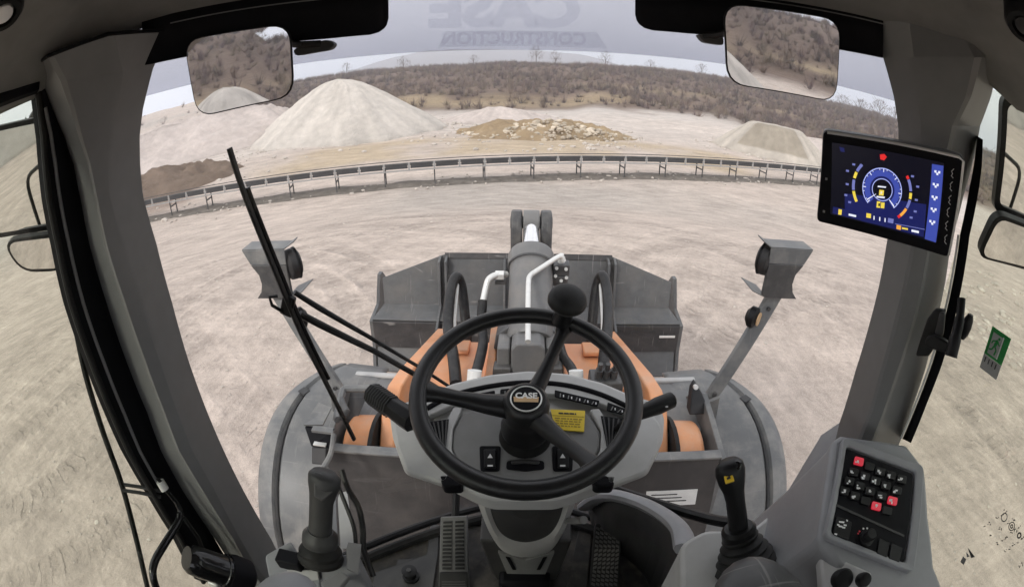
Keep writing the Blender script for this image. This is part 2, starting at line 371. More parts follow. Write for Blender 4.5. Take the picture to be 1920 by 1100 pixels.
def ground_mat(name, tracks):
    m = bpy.data.materials.new(name); m.use_nodes = True; t = m.node_tree; n = t.nodes; b = n['Principled BSDF']; lk = t.links.new
    b.inputs['Roughness'].default_value = .95; b.inputs['Specular IOR Level'].default_value = .1
    at = n.new('ShaderNodeAttribute'); at.attribute_name = 'soil'
    g = n.new('ShaderNodeNewGeometry')
    def noise(sc, det=6, rough=.6, vec=None):
        z = n.new('ShaderNodeTexNoise'); z.inputs['Scale'].default_value = sc; z.inputs['Detail'].default_value = det; z.inputs['Roughness'].default_value = rough
        lk(vec if vec is not None else g.outputs['Position'], z.inputs['Vector']); return z.outputs[0]
    def mrng(x, a, bb, c, d):
        q = n.new('ShaderNodeMapRange'); q.inputs['From Min'].default_value = a; q.inputs['From Max'].default_value = bb; q.inputs['To Min'].default_value = c; q.inputs['To Max'].default_value = d
        lk(x, q.inputs[0]); return q.outputs[0]
    def math2(op, a, bb=None, cc=None):
        q = n.new('ShaderNodeMath'); q.operation = op
        for i, x in enumerate((a, bb, cc)):
            if x is None: continue
            if isinstance(x, (int, float)): q.inputs[i].default_value = x
            else: lk(x, q.inputs[i])
        return q.outputs[0]
    def stretched(rot, sc):
        q = n.new('ShaderNodeMapping'); q.inputs['Rotation'].default_value = (0, 0, R(rot)); q.inputs['Scale'].default_value = sc
        lk(g.outputs['Position'], q.inputs[0]); return q.outputs[0]
    def swirl(cx, cyy, fr, fa, det=5):
        sp_ = n.new('ShaderNodeSeparateXYZ'); lk(g.outputs['Position'], sp_.inputs[0])
        dx = math2('SUBTRACT', sp_.outputs[0], cx); dy = math2('SUBTRACT', sp_.outputs[1], cyy)
        d = math2('SQRT', math2('ADD', math2('MULTIPLY', dx, dx), math2('MULTIPLY', dy, dy)))
        cb = n.new('ShaderNodeCombineXYZ'); lk(math2('MULTIPLY', d, fr), cb.inputs[0]); lk(math2('MULTIPLY', math2('ARCTAN2', dy, dx), fa), cb.inputs[1])
        return noise(1.0, det, .68, cb.outputs[0])
    sw1 = swirl(-14.0, 1.0, 2.3, 4.0); sw2 = swirl(17.0, -3.0, 2.0, 4.5); sw3 = swirl(2.0, -22.0, 1.7, 9.0); sw4 = swirl(-9.0, -5.0, 6.5, 5.0, 3); sw5 = swirl(12.0, 4.0, 7.0, 5.0, 3)
    f1 = noise(1.1, 8, .62); f2 = noise(9, 6, .7); f3 = noise(70, 4, .6)
    st1 = noise(1.0, 6, .6, stretched(12, (.35, 5.0, 1))); st2 = noise(1.0, 6, .6, stretched(-32, (.3, 4.2, 1))); st3 = noise(1.0, 5, .6, stretched(48, (.3, 5.5, 1)))
    k = math2('MULTIPLY', mrng(f1, .3, .7, .86, 1.13), mrng(f2, .3, .7, .86, 1.13))
    k = math2('MULTIPLY', k, mrng(f3, .3, .7, .80, 1.18))
    k = math2('MULTIPLY', k, mrng(st1, .35, .65, .95, 1.04)); k = math2('MULTIPLY', k, mrng(st2, .35, .65, .955, 1.035))
    h = math2('MULTIPLY_ADD', f1, .05, math2('MULTIPLY', f2, .036)); h = math2('MULTIPLY_ADD', f3, .009, h)
    h = math2('MULTIPLY_ADD', st1, .022, h); h = math2('MULTIPLY_ADD', st2, .018, h); h = math2('MULTIPLY_ADD', st3, .012, h)
    for q_, w_ in ((sw1, .05), (sw2, .045), (sw3, .05), (sw4, .022), (sw5, .022)):
        h = math2('MULTIPLY_ADD', q_, w_, h); k = math2('MULTIPLY', k, mrng(q_, .36, .64, .93, 1.05))
    vo = n.new('ShaderNodeTexVoronoi'); vo.inputs['Scale'].default_value = 6.5; lk(g.outputs['Position'], vo.inputs['Vector'])
    peb = mrng(vo.outputs['Distance'], .05, .16, 1, 0); peb = math2('MULTIPLY', peb, math2('GREATER_THAN', noise(.8, 3), .5))
    h = math2('MULTIPLY_ADD', peb, .02, h)
    if tracks:
        sx = n.new('ShaderNodeSeparateXYZ'); lk(g.outputs['Position'], sx.inputs[0]); brk = mrng(noise(2.3, 5, .65), .43, .64, 0, .9); wob = math2('MULTIPLY', noise(5.0, 4, .7), 5.5)
        tot = None; dark = None; lane = None; berm = None
        for (cx, cyy, rad, mx_, my_, cosw, wid, pitch, depth) in tracks:
            dx = math2('SUBTRACT', sx.outputs[0], cx); dy = math2('SUBTRACT', sx.outputs[1], cyy)
            d = math2('SQRT', math2('ADD', math2('MULTIPLY', dx, dx), math2('MULTIPLY', dy, dy)))
            off = math2('ABSOLUTE', math2('SUBTRACT', d, rad))
            msk = mrng(off, wid * .30, wid * .52, 1, 0)
            dot = math2('DIVIDE', math2('ADD', math2('MULTIPLY', dx, mx_), math2('MULTIPLY', dy, my_)), d)
            msk = math2('MULTIPLY', msk, mrng(dot, cosw - .02, cosw + .03, 0, 1)); msk = math2('MULTIPLY', msk, brk)
            ang = math2('ARCTAN2', dy, dx)
            ph = math2('ADD', wob, math2('MULTIPLY_ADD', off, 2 * math.pi / pitch * .22, math2('MULTIPLY', ang, abs(rad) * 2 * math.pi / pitch)))
            tr = mrng(math2('SINE', ph), -.25, .35, 0, 1)
            edge = mrng(math2('ABSOLUTE', math2('SUBTRACT', off, wid * .56)), .02, .10, 1, 0); edge = math2('MULTIPLY', math2('MULTIPLY', edge, mrng(dot, cosw - .02, cosw + .03, 0, 1)), mrng(noise(3.1, 4), .35, .6, .2, 1))
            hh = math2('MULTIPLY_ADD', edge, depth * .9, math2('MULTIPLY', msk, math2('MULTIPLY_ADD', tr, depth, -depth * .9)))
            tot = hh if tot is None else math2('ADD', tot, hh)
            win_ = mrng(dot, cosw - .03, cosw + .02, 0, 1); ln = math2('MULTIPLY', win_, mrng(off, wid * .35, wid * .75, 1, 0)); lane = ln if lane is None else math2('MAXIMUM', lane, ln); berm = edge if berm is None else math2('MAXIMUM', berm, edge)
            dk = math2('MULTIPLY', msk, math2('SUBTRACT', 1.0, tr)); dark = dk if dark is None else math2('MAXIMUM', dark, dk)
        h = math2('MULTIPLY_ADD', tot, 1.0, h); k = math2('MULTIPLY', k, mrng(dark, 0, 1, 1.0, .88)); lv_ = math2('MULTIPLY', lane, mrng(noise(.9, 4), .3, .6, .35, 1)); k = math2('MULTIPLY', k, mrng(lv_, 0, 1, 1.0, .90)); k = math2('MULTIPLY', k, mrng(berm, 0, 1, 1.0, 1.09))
    sc = n.new('ShaderNodeVectorMath'); sc.operation = 'SCALE'; lk(at.outputs['Color'], sc.inputs[0]); lk(k, sc.inputs['Scale'])
    mxp = n.new('ShaderNodeMix'); mxp.data_type = 'RGBA'; mxp.inputs[7].default_value = (.55, .51, .47, 1); lk(math2('MULTIPLY', peb, .55), mxp.inputs[0]); lk(sc.outputs[0], mxp.inputs[6])
    lk(mxp.outputs[2], b.inputs['Base Color'])
    bp = n.new('ShaderNodeBump'); bp.inputs['Strength'].default_value = .9; bp.inputs['Distance'].default_value = 1.0
    lk(h, bp.inputs['Height']); lk(bp.outputs[0], b.inputs['Normal'])
    return m
def circ3(p1, p2, p3):
    (x1, y1), (x2, y2), (x3, y3) = p1, p2, p3
    d = 2 * (x1 * (y2 - y3) + x2 * (y3 - y1) + x3 * (y1 - y2))
    ux = ((x1 * x1 + y1 * y1) * (y2 - y3) + (x2 * x2 + y2 * y2) * (y3 - y1) + (x3 * x3 + y3 * y3) * (y1 - y2)) / d
    uy = ((x1 * x1 + y1 * y1) * (x3 - x2) + (x2 * x2 + y2 * y2) * (x1 - x3) + (x3 * x3 + y3 * y3) * (x2 - x1)) / d
    return ux, uy, math.hypot(x1 - ux, y1 - uy)
TRK = []
for (a, b_, c_, wid, pit, dep) in [
        ((310, 545), (372, 640), (455, 765), .55, .21, .05), ((565, 455), (665, 500), (722, 566), .5, .2, .03), ((560, 490), (640, 545), (690, 610), .5, .2, .03),
        ((290, 500), (500, 420), (760, 415), .5, .22, .035), ((0, 845), (100, 765), (185, 690), .55, .2, .045), ((0, 965), (130, 885), (215, 800), .55, .2, .045),
        ((20, 1095), (140, 1040), (240, 965), .5, .2, .04), ((0, 660), (80, 590), (140, 545), .55, .22, .04), ((1180, 470), (1350, 425), (1530, 430), .5, .22, .035),
        ((1290, 420), (1450, 500), (1600, 610), .55, .22, .035), ((700, 402), (950, 372), (1250, 380), .6, .25, .04), ((1760, 700), (1850, 810), (1920, 890), .5, .2, .035),
        ((300, 420), (620, 365), (940, 355), .6, .25, .04), ((600, 440), (690, 478), (740, 520), .4, .2, .03), ((300, 610), (420, 500), (620, 420), .55, .22, .04), ((1270, 620), (1400, 520), (1560, 470), .5, .22, .035),
        ((1300, 680), (1430, 590), (1600, 545), .5, .22, .035), ((420, 360), (800, 400), (1150, 470), .55, .25, .035), ((1100, 360), (1300, 395), (1500, 470), .55, .25, .035), ((1700, 560), (1790, 700), (1830, 860), .5, .2, .035), ((0, 760), (100, 690), (170, 620), .5, .2, .04)]:
    q = [AZ(p[0], p[1], 0) for p in (a, b_, c_)]; cx, cyy, rad = circ3(*[(p.x, p.y) for p in q])
    mid = V((q[1].x - cx, q[1].y - cyy)).normalized(); e = V((q[0].x - cx, q[0].y - cyy)).normalized(); e2 = V((q[2].x - cx, q[2].y - cyy)).normalized()
    TRK.append((cx, cyy, rad, mid.x, mid.y, min(mid.dot(e), mid.dot(e2)) - .005, wid, pit, dep))
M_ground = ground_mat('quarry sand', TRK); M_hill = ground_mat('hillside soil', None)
def polar_grid(rs, azs, name, m, close):
    A, RR = np.meshgrid(np.radians(azs), rs); x = (RR * np.sin(A)).ravel(); y = (RR * np.cos(A)).ravel()
    co = np.c_[x, y, Hgt(x, y)]; na = len(azs); nr = len(rs)
    i, j = np.meshgrid(np.arange(nr - 1), np.arange(na if close else na - 1), indexing='ij'); j2 = (j + 1) % na
    q = np.stack([i * na + j, (i + 1) * na + j, (i + 1) * na + j2, i * na + j2], -1).reshape(-1, 4)
    return np_mesh(name, co, q, m, soil(x, y))
azs = np.concatenate([np.arange(-110, 110, .5), np.arange(110, 250, 2.0)])
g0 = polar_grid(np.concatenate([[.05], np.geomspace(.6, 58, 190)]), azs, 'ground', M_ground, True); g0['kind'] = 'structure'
g1 = polar_grid(np.geomspace(58, 420, 130), azs, 'hillside', M_hill, True); g1['kind'] = 'structure'
g2 = polar_grid(np.geomspace(420, 2300, 60), azs, 'distant_hill', M_hill, True); g2['kind'] = 'structure'
# ------------------------------------------------------------------ gravel piles
def heap_mat(name, c1, c2, stones=False):
    m = mat(name, (1, 1, 1), .95, var=.12, scale=1.6, spec=.1)
    m['c1'] = c1; t = m.node_tree; n = t.nodes; b = n['Principled BSDF']; c = n.new('ShaderNodeTexCoord')
    old = b.inputs['Base Color'].links[0].from_socket; at = n.new('ShaderNodeAttribute'); at.attribute_name = 'soil'
    ml = n.new('ShaderNodeVectorMath'); ml.operation = 'MULTIPLY'; t.links.new(old, ml.inputs[0]); t.links.new(at.outputs['Color'], ml.inputs[1]); t.links.new(ml.outputs[0], b.inputs['Base Color'])
    z = n.new('ShaderNodeTexNoise'); z.inputs['Scale'].default_value = 5 if not stones else 2.4; z.inputs['Detail'].default_value = 10; z.inputs['Roughness'].default_value = .7
    bp = n.new('ShaderNodeBump'); bp.inputs['Distance'].default_value = .25 if not stones else .5; bp.inputs['Strength'].default_value = .7
    t.links.new(c.outputs['Object'], z.inputs['Vector']); t.links.new(z.outputs[0], bp.inputs['Height']); t.links.new(bp.outputs[0], b.inputs['Normal'])
    return m
def heap(name, label, cat, az, r, h, ra, rb, ridge, yaw, m, flat=0., rough=.12, seed=0, sink=.3, face=None, lump=.05):
    cx, cyy = r * math.sin(R(az)), r * math.cos(R(az)); na, nr = 120, 40
    th = np.linspace(0, 2 * np.pi, na, endpoint=False); q = np.linspace(0, 1, nr) ** .8
    T, Q = np.meshgrid(th, q)
    gul = fbm(np.cos(T) * 3 + seed, np.sin(T) * 3 + seed * 2, 4); gul2 = fbm(np.cos(T) * 9 + seed + Q * 2, np.sin(T) * 9 + seed * 2, 3)
    ex = 1 + .35 * (gul - .5)
    lx = np.cos(T) * ra * Q * ex; ly = np.sin(T) * rb * Q * ex
    lx = lx + ridge * np.clip(np.cos(T) * 2.2, -1, 1) * np.minimum(1, Q * 5)
    prof = np.clip(1 - np.maximum(0, Q - flat) / (1 - flat), 0, 1)
    prof = np.where(prof > .9, .9 + (prof - .9) * .45, prof); prof = prof + .10 * np.exp(-((Q - 1) / .14) ** 2) * 0
    zz = h * prof * (1 + rough * (gul2 - .5) * (1 - prof) * 2) + h * lump * (fbm(lx * .9 + seed, ly * .9, 4) - .5) * np.minimum(1, (1 - Q) * 6)
    c, s = math.cos(R(yaw)), math.sin(R(yaw)); X = cx + lx * c - ly * s; Y = cyy + lx * s + ly * c
    Z = Hgt(X.ravel(), Y.ravel()).reshape(X.shape); g = float(Hgt(np.array([cx]), np.array([cyy]))[0])
    Z = np.where(Q > .985, Z - sink, np.maximum(g + zz, Z - .05) if True else 0)
    co = np.c_[X.ravel(), Y.ravel(), Z.ravel()]
    sl_ = fbm(np.cos(T) * 14 + seed * 3, np.sin(T) * 14 + Q * 1.3, 4); sl2 = fbm(np.cos(T) * 5 + seed, np.sin(T) * 5 + Q * 3.2, 3)
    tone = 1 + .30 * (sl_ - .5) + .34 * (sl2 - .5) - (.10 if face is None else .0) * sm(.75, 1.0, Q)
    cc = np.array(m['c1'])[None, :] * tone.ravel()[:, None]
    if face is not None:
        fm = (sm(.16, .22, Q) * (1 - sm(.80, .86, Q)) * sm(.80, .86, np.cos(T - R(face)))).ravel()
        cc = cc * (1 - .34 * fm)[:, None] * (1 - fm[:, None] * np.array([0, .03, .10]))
    i, j = np.meshgrid(np.arange(nr - 1), np.arange(na), indexing='ij'); j2 = (j + 1) % na
    o = np_mesh(name, co, np.stack([i * na + j, (i + 1) * na + j, (i + 1) * na + j2, i * na + j2], -1).reshape(-1, 4), m, cc, (cx, cyy, g))
    tag(o, label, cat); return o
M_h1 = heap_mat('pale gravel', (.60, .55, .495), (.47, .40, .335)); M_h2 = heap_mat('pinkish gravel', (.56, .49, .45), (.47, .41, .38))
M_h3 = heap_mat('ochre rubble', (.37, .275, .17), (.52, .46, .38), True); M_h4 = heap_mat('tan gravel', (.50, .45, .39), (.42, .36, .29)); M_h5 = heap_mat('brown earth', (.20, .15, .115), (.34, .28, .23))
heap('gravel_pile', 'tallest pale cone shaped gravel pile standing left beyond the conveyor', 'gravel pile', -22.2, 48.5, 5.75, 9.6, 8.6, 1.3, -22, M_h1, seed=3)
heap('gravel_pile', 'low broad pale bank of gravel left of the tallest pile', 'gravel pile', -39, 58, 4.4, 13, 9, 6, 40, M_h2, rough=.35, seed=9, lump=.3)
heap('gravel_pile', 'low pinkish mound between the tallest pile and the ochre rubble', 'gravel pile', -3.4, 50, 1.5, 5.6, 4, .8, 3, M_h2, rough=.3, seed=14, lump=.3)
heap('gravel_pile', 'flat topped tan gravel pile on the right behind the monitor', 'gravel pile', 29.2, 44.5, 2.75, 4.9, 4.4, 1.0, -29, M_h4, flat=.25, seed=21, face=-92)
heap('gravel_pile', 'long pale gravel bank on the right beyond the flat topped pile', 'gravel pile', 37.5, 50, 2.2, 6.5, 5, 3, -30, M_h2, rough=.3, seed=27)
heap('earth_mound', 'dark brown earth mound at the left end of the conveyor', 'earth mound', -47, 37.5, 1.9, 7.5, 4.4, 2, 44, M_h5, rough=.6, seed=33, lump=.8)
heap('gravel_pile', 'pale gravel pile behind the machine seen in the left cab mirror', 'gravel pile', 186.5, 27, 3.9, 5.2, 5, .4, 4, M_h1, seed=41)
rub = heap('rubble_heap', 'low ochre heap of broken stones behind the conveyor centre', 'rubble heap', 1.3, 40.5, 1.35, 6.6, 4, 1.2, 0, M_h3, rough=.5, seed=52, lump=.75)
# ------------------------------------------------------------------ stones
def rock_proto(seed):
    r = random.Random(seed); bm = bmesh.new(); bmesh.ops.create_icosphere(bm, subdivisions=1, radius=1)
    for v in bm.verts: v.co *= r.uniform(.65, 1.1); v.co.z *= .75
    vs = np.array([v.co[:] for v in bm.verts]); fs = np.array([[v.index for v in f.verts] for f in bm.faces]); bm.free(); return vs, fs
PRO = [rock_proto(i) for i in range(5)]
def rocks(name, pts, sizes, m):
    co = []; fs = []; k = 0
    for (p, s) in zip(pts, sizes):
        vs, f = PRO[int(RNG.integers(5))]; a = RNG.uniform(0, 6.28); c, q = math.cos(a), math.sin(a)
        w = vs @ np.array([[c, q, 0], [-q, c, 0], [0, 0, 1]]) * s * RNG.uniform(.7, 1.3, 3) + p; co.append(w); fs.append(f + k); k += len(vs)
    o = np_mesh(name, np.vstack(co), np.vstack(fs), m, tris=True)
    for p_ in o.data.polygons: p_.use_smooth = False
    return o
M_stone = mat('limestone', (.50, .45, .40), .9, var=.3, scale=2.5, spec=.15)
M_stone2 = mat('broken rock', (.50, .43, .34), .9, var=.5, scale=.9, spec=.15)
n = 900; a = RNG.uniform(0, 6.28, n); q = np.sqrt(RNG.uniform(0, 1, n))
bx, by = rub.location.x + .6 + 7.2 * q * np.cos(a), rub.location.y - .5 + 3.8 * q * np.sin(a)
st = rocks('rubble', np.c_[bx, by, np.maximum(Hgt(bx, by), rub.location.z + 1.35 * (1 - q) * .92)], (.07 + .3 * RNG.uniform(0, 1, n) ** 2.2) * (1.15 - .4 * q), M_stone2); st['kind'] = 'stuff'
st.location = (0, 0, 0); st.parent = rub; st.matrix_parent_inverse = Matrix.Translation(-rub.location)
n = 9000; a = np.radians(RNG.uniform(-105, 105, n)); r_ = 3.2 + 24 * RNG.uniform(0, 1, n) ** .75
x, y = r_ * np.sin(a), r_ * np.cos(a); keep = fbm(x * .3, y * .3, 3) > .44; x, y = x[keep], y[keep]; keep2 = ~((np.abs(x) < 2.0) & (y < 5.5)); x, y = x[keep2], y[keep2]
gs = rocks('gravel', np.c_[x, y, Hgt(x, y)], .008 + .03 * RNG.uniform(0, 1, len(x)) ** 3, M_stone); gs['kind'] = 'stuff'
n = 520; a = np.radians(RNG.uniform(50, 78, n)); r_ = 11 + 16 * RNG.uniform(0, 1, n); x, y = r_ * np.sin(a), r_ * np.cos(a)
gs = rocks('debris', np.c_[x, y, Hgt(x, y)], .03 + .2 * RNG.uniform(0, 1, n) ** 3, M_stone); gs['kind'] = 'stuff'
foot = []; fsz = []
for (az_, r0_, rad_, nn_) in ((-22.2, 48.5, 10.5, 260), (29.2, 44.5, 5.6, 170), (-3.4, 50, 6.0, 120), (1.3, 40.5, 7.6, 240), (-47, 37.5, 8.5, 160), (37.5, 50, 8.5, 120)):
    a = RNG.uniform(0, 6.28, nn_); q = rad_ * (.82 + .5 * RNG.uniform(0, 1, nn_) ** 1.6); x = r0_ * math.sin(R(az_)) + q * np.cos(a); y = r0_ * math.cos(R(az_)) + q * np.sin(a)
    foot.append(np.c_[x, y, Hgt(x, y) + .02]); fsz.append(.05 + .24 * RNG.uniform(0, 1, nn_) ** 3)
gs = rocks('debris', np.vstack(foot), np.concatenate(fsz), M_stone); gs['kind'] = 'stuff'
# ------------------------------------------------------------------ bare winter scrub on the hillside, one uncountable mass
def twig_mat(name, c1, c2):
    m = bpy.data.materials.new(name); m.use_nodes = True; t = m.node_tree; n = t.nodes; b = n['Principled BSDF']; b.inputs['Roughness'].default_value = .9; b.inputs['Specular IOR Level'].default_value = .1
    at = n.new('ShaderNodeAttribute'); at.attribute_name = 'soil'; t.links.new(at.outputs['Color'], b.inputs['Base Color']); return m
M_twig = twig_mat('winter twigs', None, None)
def bush_cloud(name, px, py, hts, wid, nb, cols, thick):
    N = len(px); base = np.c_[px, py, Hgt(px, py)]
    a = RNG.uniform(0, 2 * np.pi, (N, nb)); up = RNG.uniform(.18, 1.0, (N, nb)); ou = wid[:, None] * RNG.uniform(.1, 1.0, (N, nb)) * np.sqrt(1.15 - up)
    tip = np.stack([ou * np.cos(a), ou * np.sin(a), hts[:, None] * up], -1)
    mid = tip * np.array([.3, .3, .12]) * RNG.uniform(.3, 1.2, (N, nb, 1)); w = thick * RNG.uniform(.6, 1.4, (N, nb, 1)) * hts[:, None, None]
    pa = RNG.uniform(0, 2 * np.pi, (N, nb)); pv = np.stack([np.cos(pa), np.sin(pa), RNG.uniform(-.4, .4, (N, nb))], -1) * w
    B = base[:, None, :]; vs = np.stack([B + mid - pv, B + mid + pv, B + tip + pv * .35], 2)
    co = vs.reshape(-1, 3); tri = np.arange(len(co)).reshape(-1, 3)
    cc = np.repeat(cols, nb * 3, 0) * RNG.uniform(.75, 1.25, (len(co) // 3, 1)).repeat(3, 0)
    return np_mesh(name, co, tri, M_twig, cc, tris=True)
def scatter(n, r0, r1, a0, a1):
    a = np.radians(RNG.uniform(a0, a1, n)); r = np.sqrt(RNG.uniform(r0 ** 2, r1 ** 2, n)); return r * np.sin(a), r * np.cos(a)
def scrub(name, n, a0, a1):
    x, y = scatter(n, 60, 185, a0, a1) if a0 < 100 else scatter(n, 36, 115, a0, a1); m, b = scrub_mask(x, y); k = RNG.uniform(0, 1, n) < m + .015; x, y = x[k], y[k]
    t = fbm(x * .06 + 9, y * .06, 3); hts = .6 + 1.35 * RNG.uniform(0, 1, len(x)) ** 1.5; wid = .8 + hts * .6
    pal = np.array([(.165, .125, .105), (.11, .09, .082), (.20, .15, .12), (.15, .11, .108), (.22, .18, .135)])
    c = pal[RNG.integers(0, 5, len(x))] * (.75 + .6 * t)[:, None]
    o = bush_cloud(name, x, y, hts, wid, 44, c, .016); o['kind'] = 'stuff'; return o
scrub('undergrowth', 24000, -75, 75); scrub('undergrowth', 3600, 150, 210)
# trees that stand out
M_bark = mat('bark', (.17, .145, .13), .9, var=.2)
def bare_tree(name, label, az, r, h, spread, dense=220, col=(.20, .17, .165), ever=False, group='bare trees on the quarry skyline'):
    x, y = r * math.sin(R(az)), r * math.cos(R(az)); z = float(Hgt(np.array([x]), np.array([y]))[0])
    t = thing(name, label, 'tree', (x, y, z), group)
    lean = RNG.uniform(-.05, .05, 2) * h
    mb = MB(); mb.tube([(x, y, z - .2), (x + lean[0] * .4, y + lean[1] * .4, z + h * .4), (x + lean[0], y + lean[1], z + h * .85)], [h * .025, h * .018, h * .006], 6)
    for k in range(7):
        a = RNG.uniform(0, 6.28); f = RNG.uniform(.25, .65); s = V((x + lean[0] * f, y + lean[1] * f, z + h * f)); d = V((math.cos(a), math.sin(a), 1.1)) * spread * RNG.uniform(.5, .9)
        mb.tube([s, s + d * .55 + V((0, 0, .05 * h)), s + d], [h * .011, h * .008, h * .003], 5)
    mb.build('trunk', M_bark, t)
    nb = dense; a = RNG.uniform(0, 6.28, nb); u = RNG.uniform(.28, 1, nb); env = np.sin(np.clip((u - .15) / .85, 0, 1) * np.pi) ** .7 if not ever else (1.08 - u) * 1.2
    q = spread * env * RNG.uniform(.15, 1, nb) ** .6; c0 = np.c_[q * np.cos(a), q * np.sin(a), u * h]
    dr = np.c_[np.cos(a) * RNG.uniform(.1, .7, nb), np.sin(a) * RNG.uniform(.1, .7, nb), RNG.uniform(.1, 1, nb) if not ever else RNG.uniform(-.3, .3, nb)] * h * .15
    pv = RNG.normal(0, 1, (nb, 3)) * h * (.006 if not ever else .03)
    co = np.stack([c0 - pv, c0 + pv, c0 + dr], 1).reshape(-1, 3) + np.array([x, y, z]); cc = np.array(col) * RNG.uniform(.7, 1.3, (nb, 1)).repeat(3, 0).reshape(-1, 1)
    o = np_mesh('crown', co, np.arange(len(co)).reshape(-1, 3), M_twig, cc, (x, y, z), tris=True); o.parent = t; o.location = (0, 0, 0); ORG[o.name] = V((x, y, z))
for i, (az, r, h, sp, lab) in enumerate([
        (-21.2, 140, 4.2, 2.0, 'small bare tree on the skyline right of the tallest gravel pile'), (-14.5, 150, 4.6, 2.2, 'lone bare tree on the skyline left of the camera badge gap'),
        (-6.4, 146, 3.8, 1.8, 'low bare tree on the skyline between two gaps'), (.8, 138, 5.6, 2.4, 'tallest bare tree on the skyline straight ahead'),
        (3.0, 141, 4.4, 2.0, 'bare tree just right of the tallest skyline tree'), (8.8, 145, 4.9, 2.2, 'bare tree on the skyline above the rubble heap'),
        (14, 150, 3.6, 1.9, 'short bare tree on the skyline left of the right mirror'), (20, 140, 4.0, 2.2, 'bare tree on the skyline below the right cab mirror'),
        (37.0, 120, 4.2, 2.6, 'bushy tree on the skyline just right of the right cab mirror'), (39.3, 112, 5.0, 2.9, 'larger bushy tree on the skyline beside the right pillar'),
        (41.6, 116, 5.4, 3.0, 'darkest bushy tree on the skyline touching the right pillar'), (43.6, 118, 4.6, 2.8, 'bushy tree half hidden behind the right pillar'),
        (55.5, 100, 4.0, 3.2, 'bushy tree seen between the right pillar and the right door mirror'), (-43.5, 96, 2.4, 1.6, 'small bare shrub on the skyline beside the left pillar'),
        (-37.8, 98, 2.2, 1.4, 'small bare shrub on the skyline left of the left cab mirror')]):
    lab = lab.replace('left of the camera badge gap', 'above the right flank of the tallest pile').replace('between two gaps', 'below the left end of the sun strip lettering')
    bare_tree('bare_tree', lab, az, r, h, sp, 420 if az > 35 else 240)
for i, (az, r, h, sp, lab) in enumerate([(-61.0, 42, 8.6, 1.7, 'dark evergreen above the left door mirror, nearest the pillar'), (-63.6, 42, 7.4, 1.7, 'lower dark evergreen above the left edge of the left door mirror')]):
    bare_tree('evergreen_tree', lab, az, r, h, sp, 700, (.045, .06, .045), True, 'evergreens beyond the left window')
# ------------------------------------------------------------------ belt conveyor
M_belt = mat('belt rubber', (.06, .058, .055), .7, var=.2, dirt=(.3, .27, .24), dirt_amt=.4)
M_cside = mat('conveyor side steel', (.04, .04, .042), .6, var=.35, scale=1.3, dirt=(.2, .18, .16), dirt_amt=.35, dscale=1.5)
M_crail = mat('galvanised rail', (.34, .335, .33), .45, metal=.2, var=.15)
P0 = V((-31.5, 16.7, 0)); P1 = V((26.5, 29.1, 0)); cdir = (P1 - P0).normalized(); cn = V((-cdir.y, cdir.x, 0)); clen = (P1 - P0).length
cz0 = -2.2
conv = thing('belt_conveyor', 'long low belt conveyor on posts running across the quarry floor', 'conveyor', (P0.x, P0.y, cz0))
def cpt(s, off, z): p = P0 + cdir * s + cn * off; return V((p.x, p.y, cz0 + z))
crot = Matrix.Rotation(math.atan2(cdir.y, cdir.x), 3, 'Z')
def cbox(s, off, z, size): return MB().box(cpt(s, off, z), size, crot)
cbox(clen / 2, 0, 1.06, (clen, .62, .03)).build('belt', M_belt, conv)
for off in (-.36, .36): cbox(clen / 2, off, .82, (clen, .05, .06)).build('lower_rail', M_crail, conv); cbox(clen / 2, off, 1.16, (clen, .05, .03)).build('upper_rail', M_cside, conv)
pan = None; post = None; rol = None; NB = int(clen / 2.4)
for i in range(NB * 2):
    s = .6 + i * 1.2
    if i == 0:
        pan = cbox(s, -.37, 1.04, (1.04, .025, .24)).build('side_panel', M_cside, conv, bevel=.006); rol = cbox(s - .6, -.375, 1.02, (.08, .03, .34)).build('idler_bracket', M_crail, conv)
    else:
        for q in (pan, rol):
            c = q.copy(); COL.objects.link(c); c.parent = conv; c.location = tuple(cdir * (i * 1.2))
for i in range(NB):
    s = 1.2 + i * 2.4
    if i == 0:
        mb = MB()
        for off in (-.34, .34): mb.box(cpt(s, off, .36), (.05, .05, 1.06), crot); mb.box(cpt(s, off, -.02), (.22, .2, .06), crot)
        mb.box(cpt(s, 0, .55), (.06, .68, .06), crot); post = mb.build('leg', M_cside, conv)
    else:
        c = post.copy(); COL.objects.link(c); c.parent = conv; c.location = tuple(cdir * (i * 2.4)) 
nn = 700; s_ = RNG.uniform(0, clen, nn); of = RNG.normal(0, .7, nn); px_ = P0.x + cdir.x * s_ + cn.x * of; py_ = P0.y + cdir.y * s_ + cn.y * of
gs = rocks('debris', np.c_[px_, py_, Hgt(px_, py_) + .03], .03 + .12 * RNG.uniform(0, 1, nn) ** 3, M_stone); gs['kind'] = 'stuff'
# contact shadow painted as shade strip under the belt
co = []; nn = 260
for i in range(nn):
    s = clen * i / (nn - 1)
    for k, off in enumerate((-.55, -.2, .25, .7)):
        w = float(fbm(np.array([s * .8]), np.array([off * 3]), 3)[0]); p = cpt(s, off * (.7 + w), 0); z = float(Hgt(np.array([p.x]), np.array([p.y]))[0])
        co.append((p.x, p.y, z + (.012 if k in (0, 3) else .04 + .10 * w)))
q = [(i * 4 + k, i * 4 + k + 1, (i + 1) * 4 + k + 1, (i + 1) * 4 + k) for i in range(nn - 1) for k in range(3)]
sp = np_mesh('shade_strip', np.array(co), np.array(q), mat('shade strip', (.17, .15, .13), .95, var=.35, scale=3, spec=.1)); sp['kind'] = 'stuff'
